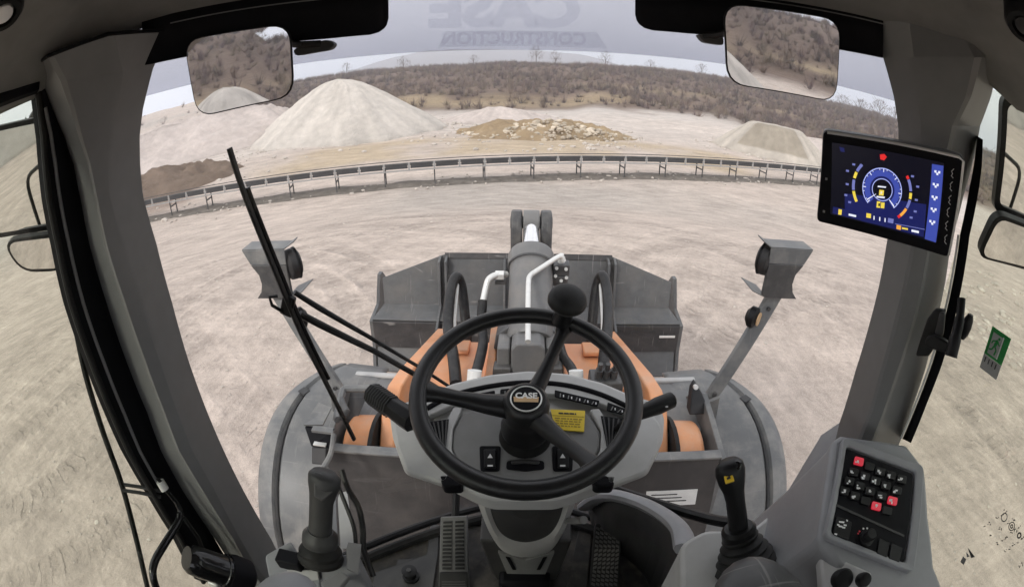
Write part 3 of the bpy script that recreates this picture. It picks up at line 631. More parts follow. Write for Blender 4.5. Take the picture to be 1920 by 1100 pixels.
# ------------------------------------------------------------------ air between the machine and the far ridge
hz = MB().box((0, 0, 45), (4800, 4800, 140)).build('haze', bpy.data.materials.new('haze air'), None, smooth=0, base=(0, 0, 0)); hz['kind'] = 'stuff'
hm = hz.data.materials[0]; hm.use_nodes = True; hn = hm.node_tree.nodes; hn.clear(); pv = hn.new('ShaderNodeVolumePrincipled'); ho = hn.new('ShaderNodeOutputMaterial')
pv.inputs['Color'].default_value = (.86, .91, 1, 1); pv.inputs['Density'].default_value = .0010; pv.inputs['Anisotropy'].default_value = .2; hm.node_tree.links.new(pv.outputs[0], ho.inputs['Volume'])
# ================================================================== front of the machine, outside the cab
# ------------------------------------------------------------------ bucket
bk = thing('loader_bucket', 'wide dark grey loader bucket with angled spill guard held low in front', 'bucket', (0, 3.9, .3))
def sheet(pts, th, name, m, par, bevel=.004):
    c = sum((V(p) for p in pts), V()) / len(pts); n = (V(pts[1]) - V(pts[0])).cross(V(pts[2]) - V(pts[1])).normalized()
    return MB().prism([V(p) - n * th / 2 for p in pts], n * th).build(name, m, par, bevel=bevel)
YG = 4.08
gT = AY(993, 478, YG).z; gM = AY(994, 524, 3.98).z; gB = AY(994, 574, 3.94).z
sheet([(-.76, YG, gT), (.78, YG, gT), (1.36, 3.98, gM), (1.36, 3.94, gB), (-1.36, 3.94, gB), (-1.36, 3.98, gM)], .03, 'spill_guard', M_bucket, bk)
zb1 = AY(996, 607, 3.74).z; zb2 = AY(996, 656, 3.72).z; zb3 = AY(996, 704, 3.62).z
sheet([(-1.36, 3.935, gB - .004), (1.36, 3.935, gB - .004), (1.44, 3.74, zb1), (-1.44, 3.74, zb1)], .03, 'shoulder_plate', M_bucket, bk)
sheet([(-1.44, 3.735, zb1 - .004), (1.44, 3.735, zb1 - .004), (1.43, 3.715, zb2), (-1.43, 3.715, zb2)], .03, 'wear_band', M_bband, bk)
sheet([(-1.425, 3.735, zb2 - .004), (1.425, 3.735, zb2 - .004), (1.42, 3.62, zb3), (-1.42, 3.62, zb3)], .03, 'back_plate', M_bucket, bk)
sheet([(-1.42, 3.64, zb3 - .01), (1.42, 3.64, zb3 - .01), (1.42, 4.5, .06), (-1.42, 4.5, .06)], .03, 'floor_plate', M_bucket, bk)
sheet([(-1.42, 4.51, .055), (1.42, 4.51, .055), (1.42, 5.05, .05), (-1.42, 5.05, .05)], .04, 'cutting_edge', M_bband, bk)
for s in (-1, 1):
    sheet([(s * 1.45, 3.72, zb1), (s * 1.43, 3.93, gB), (s * 1.40, 3.99, gM + .03), (s * 1.40, 4.06, gM + .03), (s * 1.45, 4.7, .9), (s * 1.45, 5.0, .08), (s * 1.45, 4.5, .05), (s * 1.45, 3.60, zb3), (s * 1.45, 3.70, zb2)], .035, 'side_plate', M_bucket, bk)
    for xx in (.74, .80):
        sheet([(s * xx, 3.95, gT - .02), (s * xx, 4.05, gT), (s * xx, 3.92, gB), (s * xx, 3.74, zb3 + .05), (s * xx, 3.60, zb2), (s * xx, 3.62, zb1), (s * xx, 3.86, gB + .02)], .022, 'arm_bracket', M_bucket, bk)
sheet([(-.76, YG - .03, gT - .03), (.78, YG - .03, gT - .03), (.78, YG - .01, gT + .02), (-.76, YG - .01, gT + .02)], .02, 'top_lip', M_bband, bk)
for xx in (-.205, .245):
    sheet([(xx, 3.98, gT - .02), (xx, 4.05, gT - .02), (xx, 3.93, gB), (xx, 3.80, gB)], .02, 'stiffener', M_bucket, bk)
lb = AY(1251, 631, 3.695)
MB().box(lb, (.155, .006, .022)).build('label_plate', M_white, bk)
# ------------------------------------------------------------------ lift arms with boss ends
arm0 = None
for s in (-1, 1):
    t = thing('lift_arm', 'orange lift arm on the %s of the tilt cylinder running down to the bucket' % ('left' if s < 0 else 'right'), 'lift arm', (s * .66, 1.6, 1.65), 'orange lift arms')
    prof = [(1.50, 1.78), (1.66, 1.92), (1.78, 1.935), (1.98, 1.88), (2.5, 1.69), (3.05, 1.49), (3.45, 1.06), (3.68, .62), (3.60, .45), (3.42, .50), (3.15, .85), (2.8, 1.12), (2.2, 1.32), (1.75, 1.45), (1.50, 1.50)]
    MB().prism([(s * .592, y, z) for y, z in prof], (s * .072, 0, 0)).build('arm_plate', M_orange, t, bevel=.008)
    bc = V((s * .745, 1.56, 1.69))
    pts = [(bc.y + .19 * math.cos(R(a)), bc.z + .175 * math.sin(R(a))) for a in range(-100, 200, 15)]
    MB().prism([(s * .68, y, z) for y, z in pts], (s * .15, 0, 0), .93).build('pivot_boss', M_orange, t, bevel=.022, seg=3)
    MB().lathe([(.075, 0), (.075, .03), (.05, .04)], bc + V((s * .165 * .5 + s * .01, 0, 0)), (s, 0, 0), 18).build('pivot_pin', M_cast2, t)
    MB().prism([(s * .674, y, z) for y, z in [(bc.y + .21 * math.cos(R(a)), bc.z + .195 * math.sin(R(a))) for a in range(-90, 200, 15)]], (s * .02, 0, 0)).build('boss_seal', M_rubber, t)
tt = thing('cross_tube', 'orange cross member between the lift arms seen through the steering wheel', 'cross member', (0, 2.45, 1.3))
for s in (-1, 1):
    x0, x1 = s * .215, s * .58
    zT, zF, zB = AY(870, 640, 2.55).z, AY(870, 684, 2.25).z, AY(870, 724, 2.0).z
    MB().prism([(x0, 2.62, zT - .10), (x0, 2.55, zT), (x0, 2.25, zF), (x0, 2.0, zB), (x0, 1.98, zB - .25), (x0, 2.62, zB - .3)], (x1 - x0, 0, 0)).build('beam_box', M_orange, tt, bevel=.012)
    zw = AY(928, 612, 2.45).z
    MB().prism([(s * .165, 2.75, zw - .1), (s * .165, 2.45, zw), (s * .165, 1.95, AY(915, 722, 1.95).z), (s * .165, 1.95, 1.2), (s * .165, 2.75, 1.2)], (s * .045, 0, 0)).build('web_plate', M_orange, tt, bevel=.006)
    MB().box((s * .42, 2.42, (zT + zF) / 2 + .028), (.16, .14, .03), Matrix.Rotation(math.atan2(zT - zF, .3), 3, 'X')).build('boss_pad', M_orange, tt, bevel=.008)
# ------------------------------------------------------------------ tilt cylinder, bell crank
tc_ = thing('tilt_cylinder', 'grey hydraulic tilt cylinder with bright rod running forward above the bucket', 'hydraulic cylinder', (.02, 2.2, 1.8))
ca = AY(990, 640, 2.20); ca.x = .022; ce = AY(991, 478, 2.72); ce.x = .022; cax = (ce - ca).normalized(); cl = (ce - ca).length
MB().lathe([(.118, .0), (.128, .02), (.128, cl - .12), (.128, cl - .10), (.139, cl - .09), (.142, cl - .02), (.134, cl), (.112, cl + .006)], ca, cax, 36).build('barrel', M_cast, tc_)
MB().lathe([(.141, cl - .105), (.1415, cl - .098), (.141, cl - .094)], ca, cax, 36, False).build('gland_ring', M_cast2, tc_)
MB().lathe([(.052, cl), (.052, cl + .24)], ca, cax, 24).build('rod', M_chrome, tc_)
rt_ = ca + cax * (cl + .27)
MB().lathe([(.080, -.052), (.080, .052)], rt_, (1, 0, 0), 24).build('rod_eye', M_cast, tc_, bevel=.008)
MB().lathe([(.088, .06), (.105, .10), (.112, .13)], ca, cax, 28).build('end_cap', M_cast, tc_)
def bpx(pts, y, dep, name, m, bev):
    q_ = [AY(px, py, y) for px, py in pts]; return MB().prism(roundpoly(q_, .012, 3), (0, dep, -.02)).build(name, m, tc_, bevel=bev)
bpx([(925, 655), (931, 628), (955, 612), (1025, 612), (1050, 628), (1056, 655)], 2.22, .16, 'end_flange', M_cast2, .012)
bpx([(958, 722), (958, 655), (968, 645), (1012, 645), (1022, 655), (1022, 722)], 2.02, .20, 'clevis_cap', M_cast, .02)
for s in (-1, 1):
    bpx([(990 + s * 34, 722), (990 + s * 34, 652), (990 + s * 58, 652), (990 + s * 60, 722)], 2.05, .18, 'clevis_ear', M_cast, .008)
    bpx([(990 + s * 32, 724), (990 + s * 32, 690), (990 + s * 66, 690), (990 + s * 68, 724)], 2.00, .10, 'ear_pad', M_cast2, .008)
bpx([(962, 640), (964, 618), (1016, 618), (1018, 640)], 2.17, .1, 'grease_cover', M_cast2, .01)
bc_ = thing('bell_crank', 'dark twin plate bell crank holding the far end of the tilt cylinder rod', 'bell crank', (.02, 3.05, 2.0))
for s in (-1, 1):
    pr = [(3.02, 2.30), (3.07, 2.335), (3.13, 2.33), (3.19, 2.28), (3.19, 2.20), (3.16, 2.05), (3.18, 1.75), (3.10, 1.40), (2.98, 1.42), (2.98, 1.75), (2.99, 2.05), (2.99, 2.22)]
    dz = rt_.z - 2.25; dy = rt_.y - 3.08
    MB().prism([(.022 + s * .058, y + dy, z + dz - .01) for y, z in pr], (s * .074, 0, 0)).build('side_plate', M_cast2, bc_, bevel=.016, seg=3)
MB().lathe([(.04, -.135), (.04, .135)], rt_, (1, 0, 0), 18).build('pin', M_cast2, bc_)
MB().box((.022, rt_.y + .02, rt_.z - .78), (.12, .16, .3)).build('hub', M_cast2, bc_, bevel=.02)
# pipes and valve on the cylinder
pp = thing('steel_pipe', 'bright bent steel pipe lying along the top of the tilt cylinder', 'pipe', (0, 2.4, 2.1))
q = [AY(990, 640, 1.90), AY(990, 580, 2.10), AY(991, 530, 2.30), AY(994, 517, 2.38), AY(1004, 509, 2.43), AY(1030, 492, 2.50), AY(1046, 482, 2.54), AY(1053, 481, 2.55), AY(1057, 490, 2.55)]
MB().tube(roundpoly(q, .03, 4)[3:-3] if False else spline(q, 5), .0145, 10).build('pipe_run', M_steel, pp)
vb = thing('hydraulic_valve', 'small dark valve block with bolts beside the cylinder gland', 'valve', (.2, 2.6, 2.0))
c0 = AY(1052, 502, 2.62)
MB().box(c0, (.095, .09, .07)).build('body', M_cast2, vb, bevel=.006)
MB().box(c0 + V((-.02, -.03, -.065)), (.12, .05, .06)).build('body', M_cast2, vb, bevel=.006)
MB().lathe([(.022, 0), (.022, .05), (.014, .05), (.014, .07)], c0 + V((0, 0, .02)), (0, 0, 1), 6).build('fitting', M_steel, vb)
for dx, dy, dz in ((-.03, -.05, .02), (.025, -.05, .015), (-.035, -.05, -.03), (.03, -.05, -.04), (.0, -.05, -.06)):
    MB().lathe([(.011, 0), (.011, .012)], c0 + V((dx, dy, dz)), (0, -1, .3), 6).build('bolt', M_steel, vb)
MB().tube([c0 + V((.01, -.01, -.06)), c0 + V((.02, -.04, -.16)), c0 + V((.03, -.1, -.32))], .018, 8).build('hose_tail', M_hose, vb)
p2 = thing('elbow_pipe', 'bright elbow pipe on the left of the tilt cylinder feeding a black hose', 'pipe', (-.2, 2.5, 1.9))
q = [AY(950, 514, 2.6), AY(932, 515, 2.56), AY(917, 523, 2.53), AY(911, 540, 2.5), AY(905, 568, 2.44)]
MB().tube(spline(q, 5), .019, 10).build('elbow', M_steel, p2)
MB().lathe([(.03, -.025), (.03, .025)], AY(937, 516, 2.57), (1, 0, 0), 6).build('nut', M_steel, p2)
MB().box(AY(938, 528, 2.57), (.06, .04, .02)).build('clamp', M_cast2, p2)
def hose(label, pts, r, m=M_hose, ends=(), grp='hydraulic hoses around the tilt cylinder'):
    o = MB().tube(spline(pts, 7), r, 10).build('hydraulic_hose', m, None, base=pts[0]); tag(o, label, 'hose', grp); ORG[o.name] = V(pts[0])
    for p, d, rr, ln in ends: MB().lathe([(rr, 0), (rr, ln)], p, d, 12).build('end_fitting', M_white, o)
    return o
hose('black hose hanging from the bright elbow pipe behind the steering wheel', [AY(905, 564, 2.45), AY(903, 600, 2.36), AY(906, 640, 2.22), AY(900, 672, 2.08), AY(889, 712, 1.90)], .028, ends=[(AY(890, 694, 1.90), (-.05, -.3, -.6), .036, .09)])
hose('black hose curving down on the right of the cylinder to a white fitting', [AY(1048, 640, 2.3), AY(1056, 668, 2.15), AY(1070, 688, 2.0), AY(1080, 712, 1.90)], .026, ends=[(AY(1080, 694, 1.90), (.05, -.3, -.6), .036, .09)])
hose('tall black hose loop left of the tilt cylinder, nearer strand', [AY(855, 720, 1.95), AY(850, 670, 2.15), AY(840, 610, 2.45), AY(845, 545, 2.75), AY(856, 518, 2.9), AY(866, 540, 2.9), AY(873, 605, 2.75), AY(876, 640, 2.7)], .034)
hose('tall black hose loop right of the tilt cylinder, nearer strand', [AY(1128, 720, 1.95), AY(1134, 660, 2.15), AY(1140, 600, 2.45), AY(1138, 545, 2.75), AY(1129, 516, 2.9), AY(1118, 540, 2.9), AY(1111, 600, 2.75), AY(1108, 640, 2.7)], .034)
for (lab, x0) in (('thin bright pipe inside the left hose loop', 858), ('thin bright pipe inside the right hose loop', 1124)):
    o = MB().tube([AY(x0 + (4 if x0 > 990 else -4), 680, 2.3), AY(x0 + (5 if x0 > 990 else -5), 600, 2.6), AY(x0 + 1, 530, 2.9)], .009, 8).build('steel_pipe', M_steel, None, base=AY(x0, 620, 2.5)); tag(o, lab, 'pipe')
# dark clutter of fittings right of the column behind the wheel
fb = thing('hose_manifold', 'dark hose manifold behind the right side of the steering wheel rim', 'manifold', AY(1135, 715, 1.85))
MB().box(AY(1135, 716, 1.85), (.16, .12, .08)).build('block', M_cast2, fb, bevel=.01)
for x in (1122, 1136, 1150): MB().lathe([(.02, 0), (.02, .05), (.012, .05), (.012, .09)], AY(x, 706, 1.83), (0, -.2, 1), 8).build('fitting', M_cast2, fb)
# ------------------------------------------------------------------ front frame plates below the windscreen
fp = thing('front_bulkhead', 'dark grey front frame plates below the windscreen on both sides of the column', 'bulkhead', (0, 1.4, 1.5))
for s in (-1, 1):
    z1 = 1.885
    MB().prism([(s * .30, 1.36, z1 + .01), (s * .86, 1.36, z1 - .012), (s * .90, 1.12, 1.02), (s * .30, 1.12, 1.02)], (0, .03, 0)).build('front_plate', M_plate, fp, bevel=.004)
    MB().box((s * .58, 1.375, z1 + .004), (.57, .05, .012), Matrix.Rotation(s * .039, 3, 'Y')).build('top_edge', M_fend, fp, bevel=.003)
    MB().prism([(s * .865, 1.35, 1.86), (s * .865, 1.75, 1.93), (s * .865, 1.95, 1.75), (s * .865, 1.95, 1.2), (s * .865, 1.2, 1.1)], (s * .03, 0, 0)).build('side_plate', M_fend, fp, bevel=.004)
MB().box((0, 1.8, 1.2), (1.1, .8, .1)).build('deck_plate', M_cast2, fp, bevel=.01)
d1 = PL(1250, 930, (0, 1.21, 1.35), (0, -.96, .26)); 
lab_ = [PL(x, y, (0, 1.255, 1.5), (0, -.963, .268)) for x, y in ((1212, 920), (1308, 916), (1303, 944), (1208, 948))]
MB().prism(lab_, (0, -.003, .001)).build('data_label', M_white, fp)
for k in range(3):
    a_ = [lab_[0].lerp(lab_[3], .2 + .22 * k), lab_[1].lerp(lab_[2], .2 + .22 * k)]
    p_, q_ = a_[0].lerp(a_[1], .1), a_[0].lerp(a_[1], .6 + .1 * k)
    MB().prism([p_ + V((0, -.0045, 0)), q_ + V((0, -.0045, 0)), q_ + V((0, -.0045, -.006)), p_ + V((0, -.0045, -.006))], (0, -.001, 0)).build('print_line', M_print, fp)
# ------------------------------------------------------------------ fenders
def fender(s):
    t = thing('front_fender', 'grey curved front fender outside the windscreen on the machine\'s %s' % ('left' if s < 0 else 'right'), 'fender', (s * 1.1, 1.9, 1.2), 'front fenders')
    cyy, cz_, rr = 1.98, .89, .86
    X = [(.80, -.006), (.835, .0), (1.20, .012), (1.235, .012), (1.25, -.006), (1.275, -.006), (1.29, .012), (1.35, .008), (1.385, -.01), (1.41, -.05), (1.415, -.12)]
    A0, A1 = 205., 74.
    def taper(f): return .26 * (max(0, f - .62) / .38) ** 2.4
    secs = []
    for i in range(29):
        f = i / 28; a = R(A0 + (A1 - A0) * f); q = []; w = float(sm(0, .12, np.array(f)))
        for (x, dr) in X:
            xo = x - (taper(f) * (x - .8) / .6 if x > 1.0 else 0)
            q.append(V((s * xo, cyy + (rr + dr * w) * math.cos(a), cz_ + (rr + dr * w) * math.sin(a))))
        secs.append(q)
    MB().loft(secs, closed=False).build('shell', M_fend, t, smooth=50, solid=.008)
    gr = []
    for i in range(1, 24):
        f = i / 28; a = R(A0 + (A1 - A0) * f); gr.append(V((s * (1.2625 - taper(f) * .77), cyy + rr * math.cos(a), cz_ + rr * math.sin(a))))
    MB().tube(gr, .010, 8).build('groove_strip', M_dark, t)  # dark strip standing in for the recessed groove
    e = gr[-1]; MB().box(e + V((0, .02, .012)), (.06, .05, .02), Matrix.Rotation(s * .5, 3, 'Z')).build('strip_end', M_dark, t, bevel=.004)
    MB().prism([(s * .68, 1.70, 1.77), (s * .86, 1.62, 1.78), (s * .90, 2.08, 1.725), (s * .66, 2.12, 1.715)], (0, 0, .02)).build('inner_deck', M_fend, t, bevel=.004)
    MB().box((s * .80, 2.10, 1.745), (.34, .04, .025)).build('front_rim', M_dash, t, bevel=.01)
    return t
fender(-1); fender(1)
# black bracket with small lamp on the left fender
br = thing('fender_bracket', 'black folded bracket with a small marker lamp on the left fender', 'bracket', AY(605, 830, 1.32))
top_ = [AY(570, 798, 1.36), AY(598, 756, 1.52), AY(622, 766, 1.50), AY(606, 798, 1.36)]
MB().prism(top_, (0, 0, .008)).build('top_plate', M_fend, br)
MB().prism([AY(572, 801, 1.355), AY(626, 806, 1.33), AY(618, 840, 1.30), AY(584, 836, 1.30)], (0, .012, 0)).build('face_plate', M_frit, br)
MB().box(AY(606, 806, 1.33), (.10, .03, .012)).build('step_edge', M_fend, br)
MB().box(AY(600, 832, 1.30), (.058, .02, .007)).build('clip', M_steel, br)
MB().prism([AY(584, 838, 1.30), AY(612, 840, 1.29), AY(612, 872, 1.25), AY(584, 870, 1.25)], (0, .05, 0)).build('lamp_body', M_lamp, br, bevel=.006)
o = MB().tube(spline([AY(626, 812, 1.32), AY(620, 850, 1.25), AY(604, 880, 1.15), AY(590, 905, 1.1)], 5), .012, 8).build('bent_stay', M_fend, br)
# guard rail on the left between fender and arm
rl = thing('guard_rail', 'grey square tube guard rail outside between left fender and lift arm', 'rail', AY(680, 760, 1.6))
q = [AY(630, 790, 1.45), AY(643, 728, 1.68), AY(700, 728, 1.68), AY(722, 742, 1.62)]
MB().tube(roundpoly(q, .03)[2:-2], .018, 8).build('tube', M_fend, rl)
MB().tube([AY(634, 735, 1.66), AY(650, 772, 1.50), AY(640, 785, 1.48)], .016, 8).build('strut', M_cast2, rl)
MB().prism([AY(650, 738, 1.75), AY(690, 738, 1.75), AY(668, 790, 1.62), AY(636, 786, 1.62)], (0, .02, 0)).build('web', M_plate, rl)
# right side hinge block in front of the light arm foot
hb = thing('arm_stop', 'dark stop bracket at the foot of the right work light arm', 'bracket', AY(1308, 755, 1.7))
MB().prism([AY(1292, 778, 1.66), AY(1298, 735, 1.72), AY(1306, 722, 1.74), AY(1316, 738, 1.72), AY(1334, 776, 1.66)], (0, .06, 0)).build('plate', M_lamp, hb, bevel=.006)
MB().lathe([(.012, 0), (.012, .02)], AY(1303, 724, 1.72), (0, -1, .4), 8).build('bolt', M_steel, hb)
# ------------------------------------------------------------------ work lights on flat arms
def work_light(s):
    t = thing('work_light', 'grey work light in a folded guard on a flat arm %s the machine\'s %s fender' % ('above', 'left' if s < 0 else 'right'), 'work light', (s * .95, 1.9, 1.84), 'front work lights')
    y0 = 1.95
    def q(px, py, y=y0): p = AY(px if s > 0 else 1978 - px, py, y); return V((abs(p.x) * s, p.y, p.z))
    # folded C shaped guard (profile seen from behind), coordinates mirrored for the left one
    prof = [q(1412, 441), q(1436, 459), q(1521, 467), q(1508, 486), q(1496, 512), q(1497, 528), q(1508, 545), q(1455, 541), q(1444, 536), q(1441, 470), q(1428, 458)]
    zt = prof[2].z; zb = prof[6].z; xi = abs(prof[3].x) - .23; xo = abs(prof[2].x)
    # top plate with a raised inner lip
    MB().prism([(s * xi, y0 - .02, zt), (s * xo, y0 - .02, zt), (s * (xo - .01), y0 + .075, zt + .006), (s * xi, y0 + .075, zt + .006)], (0, 0, .006)).build('top_plate', M_fend, t, bevel=.002)
    MB().prism([(s * xi, y0 - .02, zt), (s * (xi - .06), y0 - .02, zt + .035), (s * (xi - .06), y0 + .03, zt + .04), (s * xi, y0 + .075, zt + .006)], (0, 0, .006)).build('top_lip', M_fend, t, bevel=.002)
    # rear face folded in two
    MB().prism([(s * xi, y0 - .022, zt), (s * xo, y0 - .022, zt), (s * (xo - .045), y0 - .03, zt - .075), (s * xi, y0 - .03, zt - .075)], (0, .006, 0)).build('rear_plate', M_fend, t, bevel=.002)
    arc = [(s * (xo - .047), zt - .077), (s * (xo - .085), zt - .13), (s * (xo - .09), zt - .18), (s * (xo - .075), zt - .225), (s * (xo - .04), zt - .262)]
    MB().prism([(s * xi, y0 - .032, zt - .077)] + [(x, y0 - .034, z) for x, z in arc] + [(s * (xi + .03), y0 - .034, zt - .258), (s * xi, y0 - .034, zt - .24)], (0, .02, 0)).build('lower_plate', M_cast2, t, bevel=.003)
    MB().prism([(s * (xi - .06), y0 - .03, zt - .225), (s * (xi + .04), y0 - .03, zt - .265), (s * (xi + .04), y0 + .12, zt - .265), (s * (xi - .06), y0 + .12, zt - .225)], (0, 0, .006)).build('bottom_lip', M_fend, t, bevel=.002)
    # round lamp looking forward and inward inside the guard
    lc = AY(1435 if s > 0 else 549, 486 if s > 0 else 494, y0 + .04)
    MB().lathe([(.060, .035), (.076, .02), (.080, 0), (.077, -.025), (.058, -.04), (.02, -.044)], lc, (-s * .70, .71, 0), 28).build('lamp', M_lamp, t)
    MB().lathe([(.081, .012), (.083, .022), (.070, .026)], lc, (-s * .70, .71, 0), 28).build('lens_rim', M_black, t)
    # indicator below and flat arm
    ic = V((s * (xi - .02), y0 - .02, zt - .37)); MB().lathe([(.03, -.03), (.055, -.01), (.055, .02), (.03, .035)], ic, (s * .7, -.7, 0), 22).build('indicator', M_black, t)
    MB().lathe([(.035, .036), (.035, .042)], ic, (s * .7, -.7, 0), 18).build('indicator_lens', M_tan, t)
    a0, a1 = V((s * (xi + .105), y0 + .0, zt - .255)), V((s * .935, 1.80, 1.80)); d = (a1 - a0); w = V((s * .062, 0, .028))
    MB().prism([a0 - w * .85, a0 + w * .95, a1 + w * .75, a1 - w * .75], (0, .028, 0)).build('arm', M_fend, t, bevel=.004)
    MB().prism([a1 - w * .9 + V((0, -.005, .05)), a1 + w * .9 + V((0, -.005, .05)), a1 + V((s * .08, -.005, -.14)), a1 + V((-s * .05, -.005, -.14))], (0, -.02, 0)).build('foot_plate', M_fend, t, bevel=.004)
    for k in (.12, .88): MB().lathe([(.011, 0), (.011, .01)], a0.lerp(a1, k) + V((0, -.002, 0)), (0, -1, 0), 8).build('bolt', M_cast2, t)
    return t
work_light(-1); work_light(1)
# ================================================================== the cab
# ------------------------------------------------------------------ floor
gx = np.linspace(-.70, .70, 29)
fl = MB().prism([(x, glass_y(x) - .03, 1.98) for x in gx] + [(.80, .48, 1.98), (.80, -.9, 1.98), (-.80, -.9, 1.98), (-.80, .48, 1.98)], (0, 0, .02)).build('cab_floor', M_floor, None, base=(0, 0, 1.98)); fl['kind'] = 'structure'
sill = thing('windscreen_seal', 'black rubber seal running along the bottom of the windscreen', 'seal', (0, .98, 2.03))
MB().tube([(x, glass_y(x) - .035, 2.015) for x in gx], .017, 8).build('seal_lip', M_rubber, sill); MB().tube([(x, glass_y(x) - .015, 2.055) for x in gx], .013, 8).build('seal_bead', M_black, sill)
for s in (-1, 1):
    o = MB().box((s * .80, -.16, 2.0), (.06, 1.4, .13)).build('door_sill', M_dark, None, bevel=.01, base=(s * .8, -.16, 1.94)); tag(o, 'dark door sill along the %s edge of the cab floor' % ('left' if s < 0 else 'right'), 'sill', 'door sills'); o['kind'] = 'thing'
# raised grey trim with black edge hose at the right front corner of the floor
ct = thing('corner_trim', 'grey curved floor trim in the right front corner below the dash', 'trim', (.4, .85, 2.1))
arc = spline([PL(1098, 948, (0, .93, 2.2), (0, -1, .35)), AD(1135, 928, 1.30), AD(1190, 938, 1.26), AD(1240, 962, 1.2), AD(1275, 992, 1.12), AD(1285, 1030, 1.05)], 6)
MB().tube(arc, .028, 10, flat=.6).build('rim', M_cons, ct)
o = MB().tube(spline([AD(1120, 905, 1.36), AD(1190, 930, 1.33), AD(1260, 952, 1.29), AD(1330, 972, 1.22), AD(1375, 980, 1.16)], 6), .014, 8).build('edge_seal', M_black, ct)
wall = [arc[i] for i in range(0, len(arc), 3)]
MB().loft([[p + V((.01, .01, -.01)) for p in wall], [V((p.x * 1.10 + .02, p.y + .06, 2.0)) for p in wall]], closed=False).build('inner_wall', M_dark, ct, solid=.006)
# ------------------------------------------------------------------ pillars
def pillar(name, label, rows, xa, xb, xc, s, m):
    t = thing(name, label, 'pillar', (s * .72, .56, 2.0), 'front cab pillars'); secs = []
    for A, B, Cc, D in rows:
        d = AG(*D, -.008); fz = max(0, (d.z - 3.25) / .27)
        a = AX(*A, s * (xa + .02 * fz)); b = AX(*B, s * (xb + .01 * fz)); c = AX(*Cc, s * (xc - .045 * fz ** 1.5))
        bk_ = V((s * (xa + .045), (a.y + d.y) / 2 + .02, (a.z + d.z) / 2)); fr_ = V((d.x + s * .05, d.y + .03, d.z))
        b0 = b.lerp(a, .06); b1 = b.lerp(c, .08); c0 = c.lerp(b, .10) ; c1 = c.lerp(d, .08); d0 = d.lerp(c, .06)
        secs.append([a, b0, b1, c0, c1, d0, d, fr_, bk_])
    o = MB().loft(secs).build('pillar_trim', m, t, smooth=9)
    return t, secs
rowsL = [((65, 123), (91, 105), (205, 64), (319, 57)), ((78, 153), (116, 152), (226, 138), (287, 129)), ((98, 204), (133, 200), (217, 200), (268, 205)), ((120, 255), (148, 250), (210, 252), (262, 256)),
    ((138, 309), (166, 305), (205, 305), (263, 310)), ((150, 368), (180, 365), (208, 364), (268, 366)), ((168, 459), (198, 459), (233, 459), (294, 459)), ((200, 568), (233, 568), (267, 568), (323, 568)),
    ((237, 677), (271, 677), (303, 677), (354, 677)), ((276, 773), (307, 773), (336, 773), (389, 773)), ((302, 845), (334, 845), (364, 845), (420, 845)), ((342, 918), (378, 918), (405, 918), (456, 918)),
    ((400, 1005), (436, 1009), (452, 1009), (510, 1012)), ((442, 1068), (468, 1068), (486, 1066), (532, 1058)), ((492, 1125), (515, 1125), (535, 1125), (575, 1110))]
pl, secL = pillar('cab_pillar', 'left front cab pillar, grey plastic with a small dark screw hole', rowsL, .80, .682, .672, -1, M_pillar)
hp = AX(250, 412, -.684); MB().lathe([(.006, 0), (.006, .004), (.003, .005)], hp, (.75, -.62, 0), 12).build('screw_hole', M_frit, pl)
rowsR = [((1886, 78), (1800, 46), (1690, 22), (1613, 21)), ((1874, 110), (1838, 108), (1700, 108), (1656, 109)), ((1858, 182), (1818, 182), (1722, 182), (1676, 182)), ((1838, 236), (1790, 236), (1731, 236), (1684, 236)),
    ((1829, 284), (1778, 284), (1728, 284), (1685, 284)), ((1806, 370), (1758, 372), (1722, 372), (1674, 372)), ((1782, 459), (1742, 459), (1713, 459), (1662, 459)), ((1772, 532), (1731, 532), (1698, 532), (1649, 532)),
    ((1756, 604), (1713, 604), (1680, 604), (1631, 604)), ((1734, 695), (1684, 695), (1655, 695), (1604, 695)), ((1712, 760), (1660, 765), (1634, 770), (1580, 775)), ((1690, 822), (1634, 832), (1606, 838), (1552, 850)), ((1660, 890), (1604, 900), (1580, 906), (1524, 920))]
pr_, secR = pillar('cab_pillar', 'right front cab pillar, wide grey plastic behind the monitor', rowsR, .80, .682, .66, 1, M_pillar)
# ------------------------------------------------------------------ windscreen with sun strip
def gsheet(z0, z1, off, x0, x1, n=41):
    xs = np.linspace(x0, x1, n); return [[V((x, glass_y(x) + off, z)) for x in xs] for z in (z0, z1)]
ws = thing('windscreen', 'large curved clear windscreen with a frosted sun strip along its top', 'windscreen', (0, 1.03, 2.02))
MB().loft(gsheet(2.03, 3.53, 0, -.70, .70), closed=False).build('pane', M_glass, ws)
MB().loft(gsheet(3.389, 3.53, -.006, -.69, .69), closed=False).build('sun_strip', M_film, ws)
def on_glass(vs, fs, cx, cz, off, name, m):
    return MB().add([(cx - x, glass_y(cx - x) + off, cz + y) for x, y, *_ in [tuple(v) for v in vs]], fs).build(name, m, ws, smooth=0)
vs, fs = text_mesh('CASE', .108, .0055); vs = [V((v.x * 1.18, v.y, 0)) for v in vs]
on_glass(vs, fs, -.047, 3.476, -.009, 'strip_lettering', M_film2)
vs, fs = text_mesh('CONSTRUCTION', .036, .0012); vs = [V((v.x * 1.02, v.y, 0)) for v in vs]
on_glass(vs, fs, -.03, 3.4135, -.0115, 'strip_lettering', M_film2)
band = [(-.150, 3.431), (.165, 3.431), (.185, 3.397), (-.165, 3.397)]
xs = np.linspace(0, 1, 16)
MB().loft([[V((.135 - .3 * u, glass_y(.135 - .3 * u) - .009, 3.431)) for u in xs], [V((.155 - .335 * u, glass_y(.155 - .335 * u) - .009, 3.397)) for u in xs]], closed=False).build('strip_band', M_film3, ws)
